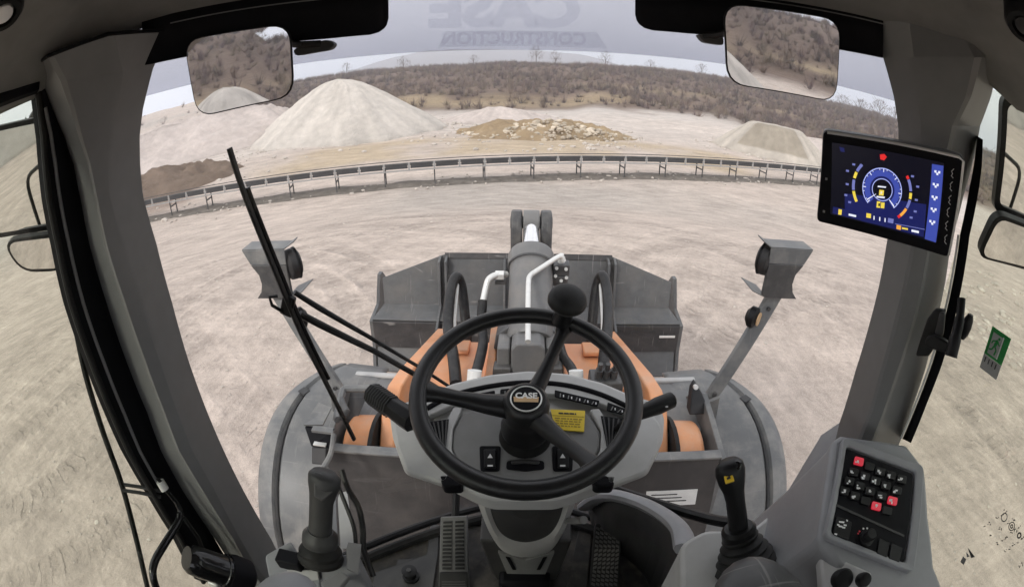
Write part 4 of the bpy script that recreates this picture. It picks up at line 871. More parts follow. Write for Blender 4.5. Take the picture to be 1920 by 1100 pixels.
# black visor panels
for s in (-1, 1):
    t = thing('sun_visor', 'black visor panel behind the %s cab mirror at the top of the windscreen' % ('left' if s < 0 else 'right'), 'visor', (s * .45, .8, 3.45), 'black visor panels')
    xin = .267 if s < 0 else .205; zb_ = 3.431 if s < 0 else 3.441; zq = 3.447 if s < 0 else 3.466; r_ = .03
    top = []; bot = []
    for i, x in enumerate([xin, xin + .003, xin + .008, xin + .016, xin + .03] + list(np.linspace(xin + .05, .645 if s < 0 else .60, 18))):
        e = max(0, 1 - (x - xin) / r_); zz = zb_ + r_ * (1 - math.sqrt(max(0, 1 - e * e))) + (zq - zb_) * max(0, (x - xin - .1)) / (.69 - xin - .1)
        top.append(V((s * x, glass_y(x) - .022, 3.56))); bot.append(V((s * x, glass_y(x) - .022, zz)))
    MB().loft([top, bot], closed=False).build('visor_panel', M_frit, t, solid=.012)
    MB().tube([V((s * x, glass_y(x) - .031, 3.522 - (.012 if s < 0 else .0))) for x in np.linspace(.30, .60, 12)], .0012, 5).build('seam', M_pillar, t)
# ------------------------------------------------------------------ roof lining
path = [(-.80, -.95), (-.80, -.3), (-.80, .1), (-.80, .38), (-.785, .49), (-.755, .56), (-.70, .62)] + [(x, glass_y(x)) for x in np.linspace(-.655, .655, 31)] + [(.70, .62), (.755, .56), (.785, .49), (.80, .38), (.80, .1), (.80, -.3), (.80, -.95)]
secs = []
for i, (x, y) in enumerate(path):
    a = V(path[max(i - 1, 0)]); b = V(path[min(i + 1, len(path) - 1)]); t2 = (b - a).normalized(); nin = V((t2.y, -t2.x))
    front = float(sm(.45, .68, np.array(y))); ze = 3.468 + .052 * front
    q = []
    for (o_, dz) in ((-.05, -.02 + .05 * front), (-.02, -.012 + .02 * front), (0, 0), (.018, .006), (.045, .030 - .012 * front), (.075, .045 - .018 * front), (.15, .075 - .01 * front), (.19, .088), (.215, .094)):
        q.append(V((x + nin.x * o_, y + nin.y * o_, ze + dz)))
    secs.append(q)
rf = thing('roof_lining', 'grey moulded roof lining around the top of the cab', 'roof lining', (0, 0, 3.55))
MB().loft(secs, closed=False).build('edge_moulding', M_lining, rf, smooth=50)
inner = [q[-1] for q in secs]
MB().prism(inner, (0, 0, .004)).build('ceiling_panel', M_lining, rf)
MB().prism([V((p.x * 1.06, p.y * 1.06 + .02, 3.665)) for p in [q[0] for q in secs]], (0, 0, .06)).build('roof_shell', M_dark, rf, bevel=.01)
# dark seams over the pillars
for (sl_, lab) in ((secL, 0), (secR, 1)):
    MB().tube([p + (CAM - p).normalized() * .004 for p in spline(sl_[0][0:7], 3)], .0035, 6).build('pillar_seam', M_frit, rf)
# round air vents / lamp in the roof corners
for s, p, lab in ((-1, AZ(6, 24, 3.535), 'round black roof vent with a pale centre in the top left corner'), (1, AZ(1922, 46, 3.52), 'black roof lamp at the right edge of the roof lining')):
    t = thing('roof_vent' if s < 0 else 'roof_lamp', lab, 'vent' if s < 0 else 'lamp', p); n_ = (CAM - p).normalized() * .4 + V((0, 0, -.6))
    MB().lathe([(.030, -.03), (.030, 0), (.026, .006), (.019, .006), (.019, -.002), (.0, -.002)], p, n_, 28, False).build('ring', M_black, t)
    MB().lathe([(.0145, -.004), (.0145, .003), (.010, .006)], p + V((0, 0, -.001)), n_, 20).build('centre', M_icon if s < 0 else M_dark, t)
# ------------------------------------------------------------------ mirrors inside the windscreen
def mirror_plate(t, quad, m_frame, m_mir, refl=None, rad=.02, th=.016, name='mirror_glass', frame=.0028):
    quad = [V(p) for p in quad]; c = sum(quad, V()) / 4
    n = (quad[1] - quad[0]).cross(quad[3] - quad[0]).normalized()
    if n.dot(CAM - c) < 0: n = -n
    outer = roundpoly(quad, rad, 5); inn = [c + (p - c) * (1 - frame / (p - c).length * 1.0) for p in outer]
    MB().prism([p - n * th for p in outer], n * th * .98, 1.0).build('housing', m_frame, t, bevel=.002)
    MB().prism([p - n * .001 for p in inn], n * .0022).build(name, m_mir, t, smooth=0)
    return c, n
def plane_quad(px, D, target):
    c2 = (sum(p[0] for p in px) / 4, sum(p[1] for p in px) / 4); c = AD(*c2, D); d = ray(*c2); n = (V(target).normalized() - d).normalized()
    return [PL(x, y, c, n) for x, y in px]
def dirv(az, el): return V((math.sin(R(az)) * math.cos(R(el)), math.cos(R(az)) * math.cos(R(el)), math.sin(R(el))))
mL = thing('cab_mirror', 'rounded interior mirror on the left showing brown scrub and a pale pile', 'mirror', AG(450, 60, -.06), 'interior rear view mirrors')
c, n = mirror_plate(mL, plane_quad([(344, 76), (546, 44), (553, 182), (370, 222)], .80, dirv(183, -2.4)), M_black, M_mirror, rad=.034, th=.005)
q0 = c - n * .012
MB().tube([q0 + V((.03, 0, .01)), q0 + V((.05, .03, .035)), AG(560, 84, -.05), AG(600, 82, -.04)], .007, 8).build('stalk', M_black, mL)
p = [AG(548, 92, -.045), AG(612, 74, -.035), AG(628, 82, -.035), AG(620, 94, -.035), AG(552, 106, -.045)]
MB().prism(roundpoly(p, .01, 3), (0, .02, 0)).build('foot', M_dark, mL, bevel=.003)
mR = thing('cab_mirror', 'rounded interior mirror on the right filled with brown scrub hillside', 'mirror', AG(1465, 60, -.06), 'interior rear view mirrors')
c, n = mirror_plate(mR, plane_quad([(1354, 6), (1576, 38), (1568, 194), (1362, 158)], .80, dirv(177, -4.4)), M_black, M_mirror, rad=.034, th=.005)
q0 = c - n * .012
MB().tube([q0 + V((-.03, 0, .01)), q0 + V((-.05, .03, .03)), AG(1345, 66, -.05), AG(1320, 66, -.04)], .007, 8).build('stalk', M_black, mR)
p = [AG(1308, 64, -.035), AG(1356, 66, -.045), AG(1358, 86, -.045), AG(1320, 80, -.035)]
MB().prism(roundpoly(p, .008, 3), (0, .02, 0)).build('foot', M_dark, mR, bevel=.003)
# ------------------------------------------------------------------ wiper on the outside of the windscreen
wp = thing('windscreen_wiper', 'long black windscreen wiper blade leaning across the left of the windscreen', 'wiper', AG(665, 825, .02))
bl = [AG(430, 278, .018), AG(455, 355, .018), AG(490, 445, .018), AG(525, 530, .018), AG(565, 625, .018), (AG(610, 715, .018)), AG(645, 785, .018), AG(664, 823, .018)]
MB().tube(spline(bl, 4), [.0075] * 29, 8, flat=.7).build('blade', M_rubber, wp)
MB().tube(spline([p + V((.004, .012, 0)) for p in bl[1:6]], 4), .0055, 6).build('blade_holder', M_black, wp)
j = AG(540, 572, .03)
MB().box(j, (.030, .016, .05), Matrix.Rotation(R(24), 3, 'Y')).build('joint', M_black, wp, bevel=.004)
MB().tube([AG(520, 555, .035), AG(505, 556, .035), AG(510, 572, .035), AG(540, 590, .035)], .004, 6).build('spring', M_black, wp)
MB().tube([AG(552, 548, .035), AG(600, 578, .035), AG(690, 630, .035), AG(790, 690, .035), AG(842, 724, .035)], [.006, .007, .0055, .0045, .0045], 8).build('upper_arm', M_black, wp)
MB().tube([AG(562, 588, .035), AG(600, 608, .035), AG(700, 657, .035), AG(770, 697, .035), AG(840, 738, .035)], [.0085, .009, .0075, .007, .006], 8).build('lower_arm', M_black, wp)
# ------------------------------------------------------------------ side windows and door frame
for s, lab in ((-1, 'greenish tinted left door window'), (1, 'greenish tinted right door window')):
    w = MB().prism([(s * .83, -.9, 2.02), (s * .83, .60, 2.02), (s * .83, .60, 3.48), (s * .83, -.9, 3.46)], (s * .004, 0, 0)).build('door_window', M_glassg, None, smooth=0, base=(s * .83, 0, 2.02))
    tag(w, lab, 'window', 'tinted door windows'); w['kind'] = 'thing'
df = thing('door_frame', 'black left door frame with a thin grey seal line beside the pillar', 'door frame', (-.78, .45, 2.0))
rowsF = [((78, 150), (66, 130)), ((98, 204), (74, 204)), ((120, 255), (80, 255)), ((138, 309), (84, 309)), ((150, 368), (90, 368)), ((168, 459), (108, 459)), ((200, 568), (132, 568)), ((237, 677), (170, 677)), ((276, 773), (208, 773)), ((302, 845), (240, 845)), ((342, 918), (282, 918)), ((400, 1005), (335, 1005)), ((452, 1090), (380, 1090))]
secs = []; line = []; line2 = []
for A, E_ in rowsF:
    a = AX(*A, -.803); e = AX(*E_, -.815); secs.append([a, a.lerp(e, .3) + V((.006, 0, 0)), a.lerp(e, .7) + V((.006, 0, 0)), e, e + V((-.03, 0, 0)), a + V((-.05, .02, 0))])
    line.append(a.lerp(e, .72) + V((.010, 0, 0))); line2.append(e + V((.004, 0, 0)))
MB().loft(secs).build('frame', M_frit, df, smooth=60); MB().tube(line[1:-2], .004, 6).build('seal_line', M_dash2, df); MB().tube(line2, .008, 8).build('rubber_edge', M_rubber, df)
MB().tube([V((-.795, -.9, 3.463)), V((-.795, .30, 3.468)), V((-.79, .475, 3.474))], .016, 8).build('top_seal', M_frit, df)
# outside bar and grab rails on the left
hr = thing('handrail', 'thin dark outside handrail beyond the left window with a short bracket', 'handrail', AX(275, 1100, -.88))
MB().tube(spline([AX(138, 590, -.88), AX(160, 700, -.88), AX(190, 800, -.88), AX(229, 910, -.88), AX(258, 1020, -.88), AX(284, 1130, -.88)], 5), .0075, 8).build('rail', M_rubber, hr)
for dy in (0, 11): MB().tube([AX(228, 907 + dy, -.88), AX(262, 912 + dy, -.84), AX(302, 920 + dy, -.80)], .0045, 8).build('bracket', M_dark, hr)
gr = thing('grab_rail', 'bent black tubular grab rail inside the lower left door', 'grab rail', AX(295, 1090, -.76))
g_ = [AX(296, 896, -.765), AX(312, 918, -.762), AX(332, 944, -.758), AX(338, 962, -.755), AX(330, 985, -.755), AX(308, 1020, -.757), AX(290, 1052, -.76), AX(287, 1080, -.76), AX(300, 1120, -.76)]
MB().tube(spline(g_, 6), [.005] * 6 + [.006] * 6 + [.007] * 6 + [.010] * 31, 10).build('tube', M_gloss, gr)
MB().lathe([(.011, -.01), (.011, .012)], AX(305, 910, -.764), (-.3, .2, 1), 12).build('collar', M_steel, gr)
MB().tube([AX(344, 968, -.752), AX(372, 1008, -.745), AX(384, 1040, -.74)], .006, 8).build('strut', M_gloss, gr)
lk = thing('door_latch', 'glossy black cylindrical door latch housing at the foot of the left pillar', 'latch', AX(400, 1050, -.70))
a, b = AX(352, 1046, -.73), AX(424, 1070, -.68); ax_ = (b - a)
MB().lathe([(.030, -.004), (.038, .006), (.040, .03), (.040, ax_.length * .9), (.043, ax_.length * .92), (.043, ax_.length)], a, ax_, 28).build('cylinder', M_gloss, lk)
MB().lathe([(.046, ax_.length), (.050, ax_.length + .02), (.048, ax_.length + .06), (.03, ax_.length + .075)], a, ax_, 24).build('cap', M_frit, lk)
MB().box(a + ax_ * .6 + V((0, -.02, -.055)), (.03, .03, .05)).build('bracket', M_steel, lk, bevel=.003)
for k, m_ in ((0, M_icon), (1, M_red), (2, M_icon)): MB().lathe([(.0035, 0), (.0035, .003)], a + ax_ * 1.32 + V((.015 + .006 * k, -.030, .03 - .014 * k)), (.4, -.7, .5), 8).build('screw', m_, lk)
# right door seal and lever handle
ds = thing('door_seal', 'black right door edge with a bright sliver beside the right pillar', 'door seal', AX(1770, 640, .77))
sp_ = [((1832, 255), (1843, 262)), ((1826, 310), (1841, 312)), ((1818, 350), (1836, 352)), ((1800, 440), (1818, 442)), ((1788, 520), (1806, 522)), ((1768, 610), (1786, 614)), ((1748, 680), (1766, 684)), ((1722, 750), (1738, 756)), ((1692, 822), (1708, 830))]
secs = [[AX(*a, .765), AX(*b, .765), AX(*b, .80), AX(*a, .80)] for a, b in sp_]
MB().loft(secs).build('edge', M_frit, ds, smooth=60)
MB().tube([AX(a[0] - 3, a[1], .76) for a, b in sp_[3:]], .0025, 6).build('bright_edge', M_white, ds)
dh = thing('door_lever', 'black plastic lever handle of the right door clamped beside the pillar', 'lever', AX(1775, 640, .73))
def slabq(px, D, n, th, name, m, par, rad=.006, bev=.003):
    c2 = (sum(p[0] for p in px) / len(px), sum(p[1] for p in px) / len(px)); c = AD(*c2, D); n = V(n).normalized()
    return MB().prism(roundpoly([PL(x, y, c, n) for x, y in px], rad, 4), -n * th).build(name, m, par, bevel=bev)
nb_ = (-.85, -.5, .1)
slabq([(1752, 580), (1772, 582), (1766, 622), (1742, 668), (1716, 668), (1724, 640), (1738, 598)], .90, nb_, .022, 'base', M_black, dh)
slabq([(1762, 584), (1772, 586), (1768, 630), (1758, 640), (1752, 626)], .885, nb_, .012, 'clamp', M_dark, dh)
slabq([(1736, 632), (1752, 628), (1778, 642), (1776, 662), (1750, 656), (1734, 648)], .87, nb_, .018, 'neck', M_black, dh)
MB().tube(spline([AD(1803, 560, .875), AD(1799, 600, .865), AD(1791, 635, .86), AD(1783, 668, .86)], 5), [.0085] * 5 + [.0105] * 5 + [.0125] * 5 + [.0135], 12).build('grip', M_black, dh)
MB().ball(AD(1812, 612, .89), .016, 12, (.7, .7, 1.6)).build('thumb_catch', M_black, dh)
# ------------------------------------------------------------------ marks on the right window
X0 = .8235
def win(px, py, dx=0.0): p = AX(px, py, X0 - dx); return p
def winpoly(pts, name, m, par, th=.0006, dx=0.0): return MB().prism([win(x, y, dx) for x, y in pts], (-th, 0, 0)).build(name, m, par, smooth=0)
es = thing('exit_sticker', 'green and white running man emergency exit sticker on the right window', 'sticker', win(1866, 662))
TL, TR, BR, BL = (1861, 611), (1896, 635), (1868, 712), (1837, 688)
def sq(u, v): return tuple((TL[i] * (1 - u) + TR[i] * u) * (1 - v) + (BL[i] * (1 - u) + BR[i] * u) * v for i in (0, 1))
M_stk = mat('sticker grey', (.42, .43, .42), .5)
winpoly([sq(0, .66), sq(1, .66), sq(1, 1), sq(0, 1)], 'lower_panel', M_stk, es)
winpoly([sq(0, 0), sq(1, 0), sq(1, .655), sq(0, .655)], 'green_panel', M_green, es)
E2 = dict(dx=.0014, par=es)
def spoly(pts, name='pictogram', m=M_icon, dx=.0014): winpoly([sq(*p) for p in pts], name, m, es, dx=dx)
spoly([(.64, .08), (.70, .08), (.70, .60), (.64, .60)])
def limb(a, b, w, dx=.0022, m=M_green):
    ax2, ay2 = b[0] - a[0], b[1] - a[1]; l = math.hypot(ax2, ay2); nx, ny = -ay2 / l * w, ax2 / l * w * .5
    spoly([(a[0] + nx, a[1] + ny), (b[0] + nx, b[1] + ny), (b[0] - nx, b[1] - ny), (a[0] - nx, a[1] - ny)], 'pictogram', m, dx)
spoly([(.14, .10), (.62, .10), (.62, .60), (.14, .60)], 'pictogram', M_stk, .0014)
spoly([(.50 + .06 * math.cos(R(a)), .17 + .035 * math.sin(R(a))) for a in range(0, 360, 45)], 'pictogram', M_green, .0022)
for a, b, w in (((.46, .22), (.38, .36), .07), ((.44, .23), (.24, .28), .03), ((.24, .28), (.20, .35), .03), ((.46, .24), (.60, .31), .03), ((.38, .36), (.52, .44), .035), ((.52, .44), (.48, .56), .035), ((.37, .36), (.30, .47), .035), ((.30, .47), (.16, .50), .035)): limb(a, b, w)
for k in range(4): winpoly([sq(.12 + .2 * k, .70), sq(.17 + .2 * k, .70), sq(.17 + .2 * k, .82), sq(.12 + .2 * k, .82)], 'print_line', M_dark, es, dx=.0014)
# etched glass stamp, partly out of frame
gm = thing('glass_stamp', 'dark etched maker stamp of rings and rows of marks low on the right window', 'marking', win(1890, 1010))
def wring(px, py, ro, ri, sq_=1.0):
    c = win(px, py); mb = MB(); n = 20; a_ = [c + V((0, ro * math.cos(2 * math.pi * k / n), ro * sq_ * math.sin(2 * math.pi * k / n))) for k in range(n)]; b_ = [c + V((0, ri * math.cos(2 * math.pi * k / n), ri * sq_ * math.sin(2 * math.pi * k / n))) for k in range(n)]
    mb.add(a_ + b_, [(k, (k + 1) % n, n + (k + 1) % n, n + k) for k in range(n)]).build('stamp_ring', M_print, gm, smooth=0)
wring(1883, 969, .0085, .0066); wring(1897, 986, .0085, .0066); wring(1897, 986, .0042, .0018); wring(1911, 1003, .006, .003)
rr_ = random.Random(4)
mb = MB()
def mark(px, py, w, h, ang):
    c = win(px, py); ca_, sa_ = math.cos(ang), math.sin(ang)
    mb.add([c + V((-.0004, x * ca_ - y * sa_, x * sa_ + y * ca_)) for x, y in ((-w, -h), (w, -h), (w, h), (-w, h))], [(0, 1, 2, 3)])
for row in range(6):
    for k in range(8):
        px, py = 1846 + row * 10 + k * 13 - row * 2, 975 + row * 9 + k * 15 - row * 15 + 12
        if px > 1925 or py > 1095 or rr_.random() < .2: continue
        for _ in range(3): mark(px + rr_.uniform(-3, 3), py + rr_.uniform(-3, 3), rr_.uniform(.0008, .0026), rr_.uniform(.0005, .0012), rr_.choice((.75, -.75, 2.1)))
o = mb.build('stamp_marks', M_print, gm, smooth=0); o['kind'] = 'stuff'
winpoly([(1806, 1042), (1812, 1048), (1807, 1058), (1801, 1052)], 'stamp_emblem', M_dash2, gm); winpoly([(1815, 1026), (1828, 1043), (1821, 1045)], 'stamp_emblem', M_dark, gm); winpoly([(1812, 1034), (1818, 1042), (1813, 1044)], 'stamp_emblem', M_dash2, gm)
# ------------------------------------------------------------------ door mirrors outside the side windows
dl = thing('door_mirror', 'large two part exterior mirror outside the left door', 'mirror', AD(40, 340, 1.35), 'exterior door mirrors')
mirror_plate(dl, plane_quad([(-70, 255), (104, 214), (122, 428), (-20, 450)], 1.32, dirv(181, -16)), M_black, M_mirror, rad=.05, th=.02, frame=.016)
mirror_plate(dl, plane_quad([(2, 452), (120, 436), (128, 508), (40, 512)], 1.33, dirv(194, -34)), M_black, M_mirror, rad=.06, th=.02, frame=.012, name='lower_mirror_glass')
MB().tube([AD(60, 222, 1.36), AD(78, 195, 1.25), AD(90, 170, 1.1)], .012, 8).build('arm', M_rubber, dl)
dr = thing('door_mirror', 'two part exterior mirror in a black frame outside the right door', 'mirror', AD(1890, 340, 1.35), 'exterior door mirrors')
mirror_plate(dr, plane_quad([(1880, 178), (2010, 200), (1975, 440), (1862, 396)], 1.32, dirv(179, -16)), M_black, M_mirror, rad=.03, th=.03, frame=.022)
mirror_plate(dr, plane_quad([(1868, 400), (1980, 445), (1935, 510), (1830, 482)], 1.33, dirv(166, -34)), M_black, M_mirror, rad=.04, th=.03, frame=.013, name='lower_mirror_glass')
MB().tube([AX(1862, 140, .80), AD(1890, 160, 1.1), AD(1918, 186, 1.28)], .014, 8).build('arm', M_rubber, dr)
# unseen driver's seat added behind the point of view to darken the pillar faces
sx_ = thing('added_seat', 'unseen dark fabric driver seat with headrest, added behind the point of view as shade', 'seat', (0, -.2, 2.0))
MB().prism([(-.26, -.30, 2.42), (.26, -.30, 2.42), (.25, .16, 2.45), (-.25, .16, 2.45)], (0, 0, .11)).build('cushion', M_dark, sx_, bevel=.04, seg=3)
MB().prism([(-.25, -.30, 2.50), (.25, -.30, 2.50), (.23, -.44, 3.02), (-.23, -.44, 3.02)], (0, -.12, .02)).build('backrest', M_dark, sx_, bevel=.04, seg=3)
MB().box((0, -.48, 3.10), (.30, .10, .14)).build('headrest', M_dark, sx_, bevel=.03, seg=3); MB().box((0, -.1, 2.2), (.3, .3, .42)).build('pedestal', M_black, sx_, bevel=.02)
# tubes added behind the cab to draw the dark lines reflected in the mirrors
for s in (-1, 1):
    t = thing('mirror_line_tube', 'bent black tubular guard rail beside the rear of the cab on the machine\'s %s' % ('left' if s < 0 else 'right'), 'added tube', (s * 1.05, -1.0, 1.4), 'added mirror line tubes')
    q = roundpoly([V((s * .95, -.9, 2.9)), V((s * 1.15, -1.3, 2.75)), V((s * 1.18, -1.5, 1.9)), V((s * 1.12, -1.2, 1.2)), V((s * .95, -.9, 1.2))], .12)
    MB().tube(q, .014, 8).build('tube_loop', M_rubber, t); MB().tube([V((s * .95, -.95, 2.05)), V((s * 1.17, -1.42, 2.05))], .012, 8).build('crossbar', M_rubber, t)
rw_ = thing('added_rear_wall', 'unseen dark lower rear wall of the cab, added behind the seat to block light', 'bulkhead', (0, -.9, 2.0))  # unseen wall added to cut the light reaching the pillars from behind
MB().box((0, -.92, 2.38), (1.6, .04, .76)).build('wall_panel', M_dark, rw_, bevel=.01)
# rear body, visible in the mirrors
eh = thing('engine_hood', 'orange and grey engine hood behind the cab, seen only in the mirrors', 'hood', (0, -2, 1.4))
MB().prism([(-.85, -1.9, 1.3), (-.85, -1.9, 2.35), (-.80, -3.6, 2.15), (-.80, -3.9, 1.3)], (1.68, 0, 0)).build('hood_shell', M_orange, eh, bevel=.06)
MB().prism([(-.82, -.42, 1.3), (-.82, -.42, 2.7), (-.82, -1.8, 2.5), (-.82, -1.8, 1.3)], (1.64, 0, 0)).build('cab_rear_base', M_fend, eh, bevel=.03)
for s in (-1, 1): MB().box((s * .87, -2.4, 1.2), (.06, 2.4, .35)).build('side_panel', M_fend, eh, bevel=.02); MB().box((s * 1.05, -1.15, 1.35), (.5, 1.1, .06)).build('rear_fender', M_fend, eh, bevel=.02)
# ================================================================== inside the cab
# ------------------------------------------------------------------ dash and column
DP = V((0, .92, 2.685)); DN = V((0, -.20, .98)).normalized()
def dq(x, y, h=0.0): return PL(x, y, DP + DN * h, DN)
def dslab(px, h0, th, name, m, par, rad=0, bev=.002, label=None):
    pts = [dq(x, y, h0) for x, y in px]
    if rad: pts = roundpoly(pts, rad, 4)
    return MB().prism(pts, DN * th).build(name, m, par, bevel=bev)
ds_ = thing('dashboard', 'light grey dashboard pod behind the steering wheel with vents and switches', 'dashboard', (0, .8, 2.5))
out = [(797, 771), (850, 746), (920, 729), (990, 722), (1060, 727), (1125, 744), (1180, 768), (1222, 780), (1237, 806), (1233, 850), (1211, 895), (1140, 922), (1066, 950), (1040, 958), (925, 958), (900, 950), (835, 917), (762, 893), (745, 845), (738, 800), (752, 784)]
dslab(out, -.07, .058, 'pod_shell', M_dash, ds_, rad=.012, bev=.010)
for s, pts in ((0, [(738, 802), (752, 786), (797, 774), (806, 790), (800, 820), (815, 850), (850, 890), (838, 914), (764, 890), (747, 846)]), (1, [(1238, 806), (1222, 783), (1182, 772), (1172, 790), (1180, 820), (1165, 850), (1128, 890), (1138, 918), (1210, 892), (1231, 850)])):
    dslab(pts, -.012, .016, 'side_wing', M_dash, ds_, rad=.01, bev=.006)
arcp = [(800, 770), (850, 745), (920, 728), (990, 721), (1060, 726), (1125, 743), (1180, 768)]
dslab([(800, 772)] + arcp[1:-1] + [(1180, 770), (1172, 785), (1120, 764), (1058, 750), (990, 745), (918, 750), (855, 766), (806, 788)], -.012, .018, 'vent_strip', M_dash, ds_, bev=.003)
MB().tube(spline([dq(x, y - 3, .004) for x, y in arcp], 6), .0075, 8).build('edge_seal', M_frit, ds_)
dslab([(868, 780), (905, 772), (985, 780), (1065, 772), (1104, 782), (1124, 815), (1122, 850), (1100, 885), (1065, 915), (985, 926), (905, 915), (868, 885), (848, 850), (850, 815)], -.012, .012, 'centre_panel', M_dash2, ds_, rad=.012, bev=.005)
dslab([(852, 770), (868, 772), (850, 812), (848, 850), (868, 888), (856, 902), (832, 868), (826, 820)], -.012, .016, 'panel_border', M_dash, ds_, rad=.006, bev=.004)
dslab([(1104, 775), (1122, 772), (1148, 820), (1142, 868), (1116, 902), (1103, 888), (1124, 850), (1126, 815)], -.012, .016, 'panel_border', M_dash, ds_, rad=.006, bev=.004)
def vent(px, n, name='vent'):
    v = dslab(px, .004, .0035, name, M_frit, ds_, rad=.003, bev=.001); a, b, c, d = px
    for k in range(n):
        t = (k + .7) / (n + .4)
        p = [(a[0] + (b[0] - a[0]) * t, a[1] + (b[1] - a[1]) * t + 3), (d[0] + (c[0] - d[0]) * t, d[1] + (c[1] - d[1]) * t - 3)]
        o = MB().prism([dq(p[0][0] - 1, p[0][1], .0078), dq(p[0][0] + 1, p[0][1], .0078), dq(p[1][0] + 1, p[1][1], .0078), dq(p[1][0] - 1, p[1][1], .0078)], DN * .001).build('vent_fin', M_dash2, ds_); o.parent = v
        cx_, cy_ = (p[0][0] + p[1][0]) / 2 + 6, (p[0][1] + p[1][1]) / 2 + 1
        o = MB().prism([dq(cx_ - 1, cy_ - 2, .0078), dq(cx_ + 1, cy_ - 2, .0078), dq(cx_ + 1, cy_ + 2, .0078), dq(cx_ - 1, cy_ + 2, .0078)], DN * .0008).build('warning_icon', M_icon, ds_); o.parent = v
vent([(1040, 732), (1124, 752), (1120, 763), (1040, 745)], 5, 'indicator_strip'); vent([(862, 745), (928, 733), (928, 746), (868, 754)], 4, 'indicator_strip'); vent([(1139, 755), (1174, 768), (1166, 778), (1137, 770)], 2, 'indicator_strip'); vent([(938, 731), (956, 729), (956, 744), (938, 746)], 1, 'indicator_strip')
def louvre(px, n):
    v = dslab(px, .002, .003, 'air_vent', M_frit, ds_, bev=.001); a, b, c, d = px
    for k in range(n):
        t = (k + .5) / n; p0_ = (a[0] + (b[0] - a[0]) * t, a[1] + (b[1] - a[1]) * t + 2); p1_ = (d[0] + (c[0] - d[0]) * t, d[1] + (c[1] - d[1]) * t - 2)
        o = MB().prism([dq(p0_[0] - 1.2, p0_[1], .0055), dq(p0_[0] + 1.6, p0_[1], .0055), dq(p1_[0] + 1.6, p1_[1], .0055), dq(p1_[0] - 1.2, p1_[1], .0055)], DN * .004).build('slat', M_dark, ds_, bevel=.0005); o.parent = v
louvre([(800, 792), (842, 786), (836, 842), (820, 836)], 5); louvre([(1126, 780), (1174, 786), (1154, 836), (1138, 842)], 5)
# rocker switches and grab slot
def rocker(cx_, cy_):
    v = dslab([(cx_ - 20, cy_ - 24), (cx_ + 20, cy_ - 24), (cx_ + 18, cy_ + 24), (cx_ - 18, cy_ + 24)], .0005, .002, 'rocker_switch', M_frit, ds_, rad=.006, bev=.001)
    o = dslab([(cx_ - 12, cy_ - 16), (cx_ + 12, cy_ - 16), (cx_ + 11, cy_ + 18), (cx_ - 11, cy_ + 18)], .0025, .006, 'rocker', M_black, ds_, rad=.003, bev=.002); o.parent = v
    o = MB().prism([dq(cx_, cy_ - 10, .009), dq(cx_ + 5, cy_ - 2, .009), dq(cx_ - 5, cy_ - 2, .009)], DN * .0006).build('switch_icon', M_icon, ds_, smooth=0); o.parent = v
    o = MB().prism([dq(cx_ - 5, cy_ + 11, .009), dq(cx_ + 5, cy_ + 11, .009), dq(cx_ + 5, cy_ + 14, .009), dq(cx_ - 5, cy_ + 14, .009)], DN * .0006).build('switch_icon', M_icon, ds_, smooth=0); o.parent = v
rocker(919, 860); rocker(1055, 860)
dslab([(950, 864), (985, 861), (1020, 864), (1021, 880), (985, 884), (949, 880)], .0004, .002, 'grip_slot', M_frit, ds_, rad=.006, bev=.001)
dslab([(958, 866), (985, 864), (1012, 866), (1010, 871), (985, 869), (960, 871)], .0025, .006, 'slot_lip', M_dark, ds_, rad=.002, bev=.001)
# yellow label with lines of print
yl = thing('warning_label', 'yellow warning label with dark print on the dash right of the wheel hub', 'label', dq(1065, 790, .004))
def yq(u, v, h=.0): 
    a, b, c, d = [dq(x, y, .002 + h) for x, y in ((1032, 768), (1097, 771), (1095, 810), (1041, 806))]
    return a.lerp(b, u).lerp(d.lerp(c, u), v)
MB().prism([yq(0, 0), yq(1, 0), yq(1, 1), yq(0, 1)], DN * .0035).build('label_plate', M_yel, yl, bevel=.0008)
rr_ = random.Random(2)
def yline(u0, u1, v, w, m=M_print2): MB().prism([yq(u0, v - w, .004), yq(u1, v - w, .004), yq(u1, v + w, .004), yq(u0, v + w, .004)], DN * .0004).build('print_line', m, yl, smooth=0)
for u0, u1 in ((.22, .36), (.38, .52), (.54, .68), (.70, .74)): yline(u0, u1, .14, .035, M_print)
yline(.02, .98, .27, .008)
for k, v in enumerate((.40, .52, .64, .76)):
    u = .08
    while u < .85:
        w = rr_.uniform(.05, .16); yline(u, min(u + w, .92), v, .022); u += w + .035
# column: light trim with dark centre
CP = V((0, .655, 2.47)); CN = V((0, -.989, -.15)).normalized()
def cq(x, y, h=0.): return PL(x, y, CP + CN * h, CN)
def cslab(px, h0, th, name, m, par, rad=0, bev=.003):
    pts = [cq(x, y, h0) for x, y in px]
    if rad: pts = roundpoly(pts, rad, 4)
    return MB().prism(pts, CN * th).build(name, m, par, bevel=bev)
sc_ = thing('steering_column', 'grey steering column cover tapering down to the floor between the pedals', 'column', (0, .74, 2.0))
cslab([(905, 935), (1070, 935), (1050, 1000), (1030, 1045), (1020, 1070), (955, 1070), (945, 1045), (925, 1000)], -.14, .13, 'cover', M_dark, sc_, rad=.01, bev=.012)
def sp2(pts, k=5): return [(p.x, p.y) for p in spline([V((x, y, 0)) for x, y in pts], k)]
outU = sp2([(892, 930), (904, 965), (922, 1005), (946, 1034), (985, 1044), (1028, 1034), (1052, 1005), (1070, 965), (1082, 930)])
inU = sp2([(914, 930), (926, 975), (946, 1004), (985, 1016), (1026, 1004), (1048, 975), (1060, 930)])
ui, ri_ = outU, inU
mb = MB(); n1_ = 41
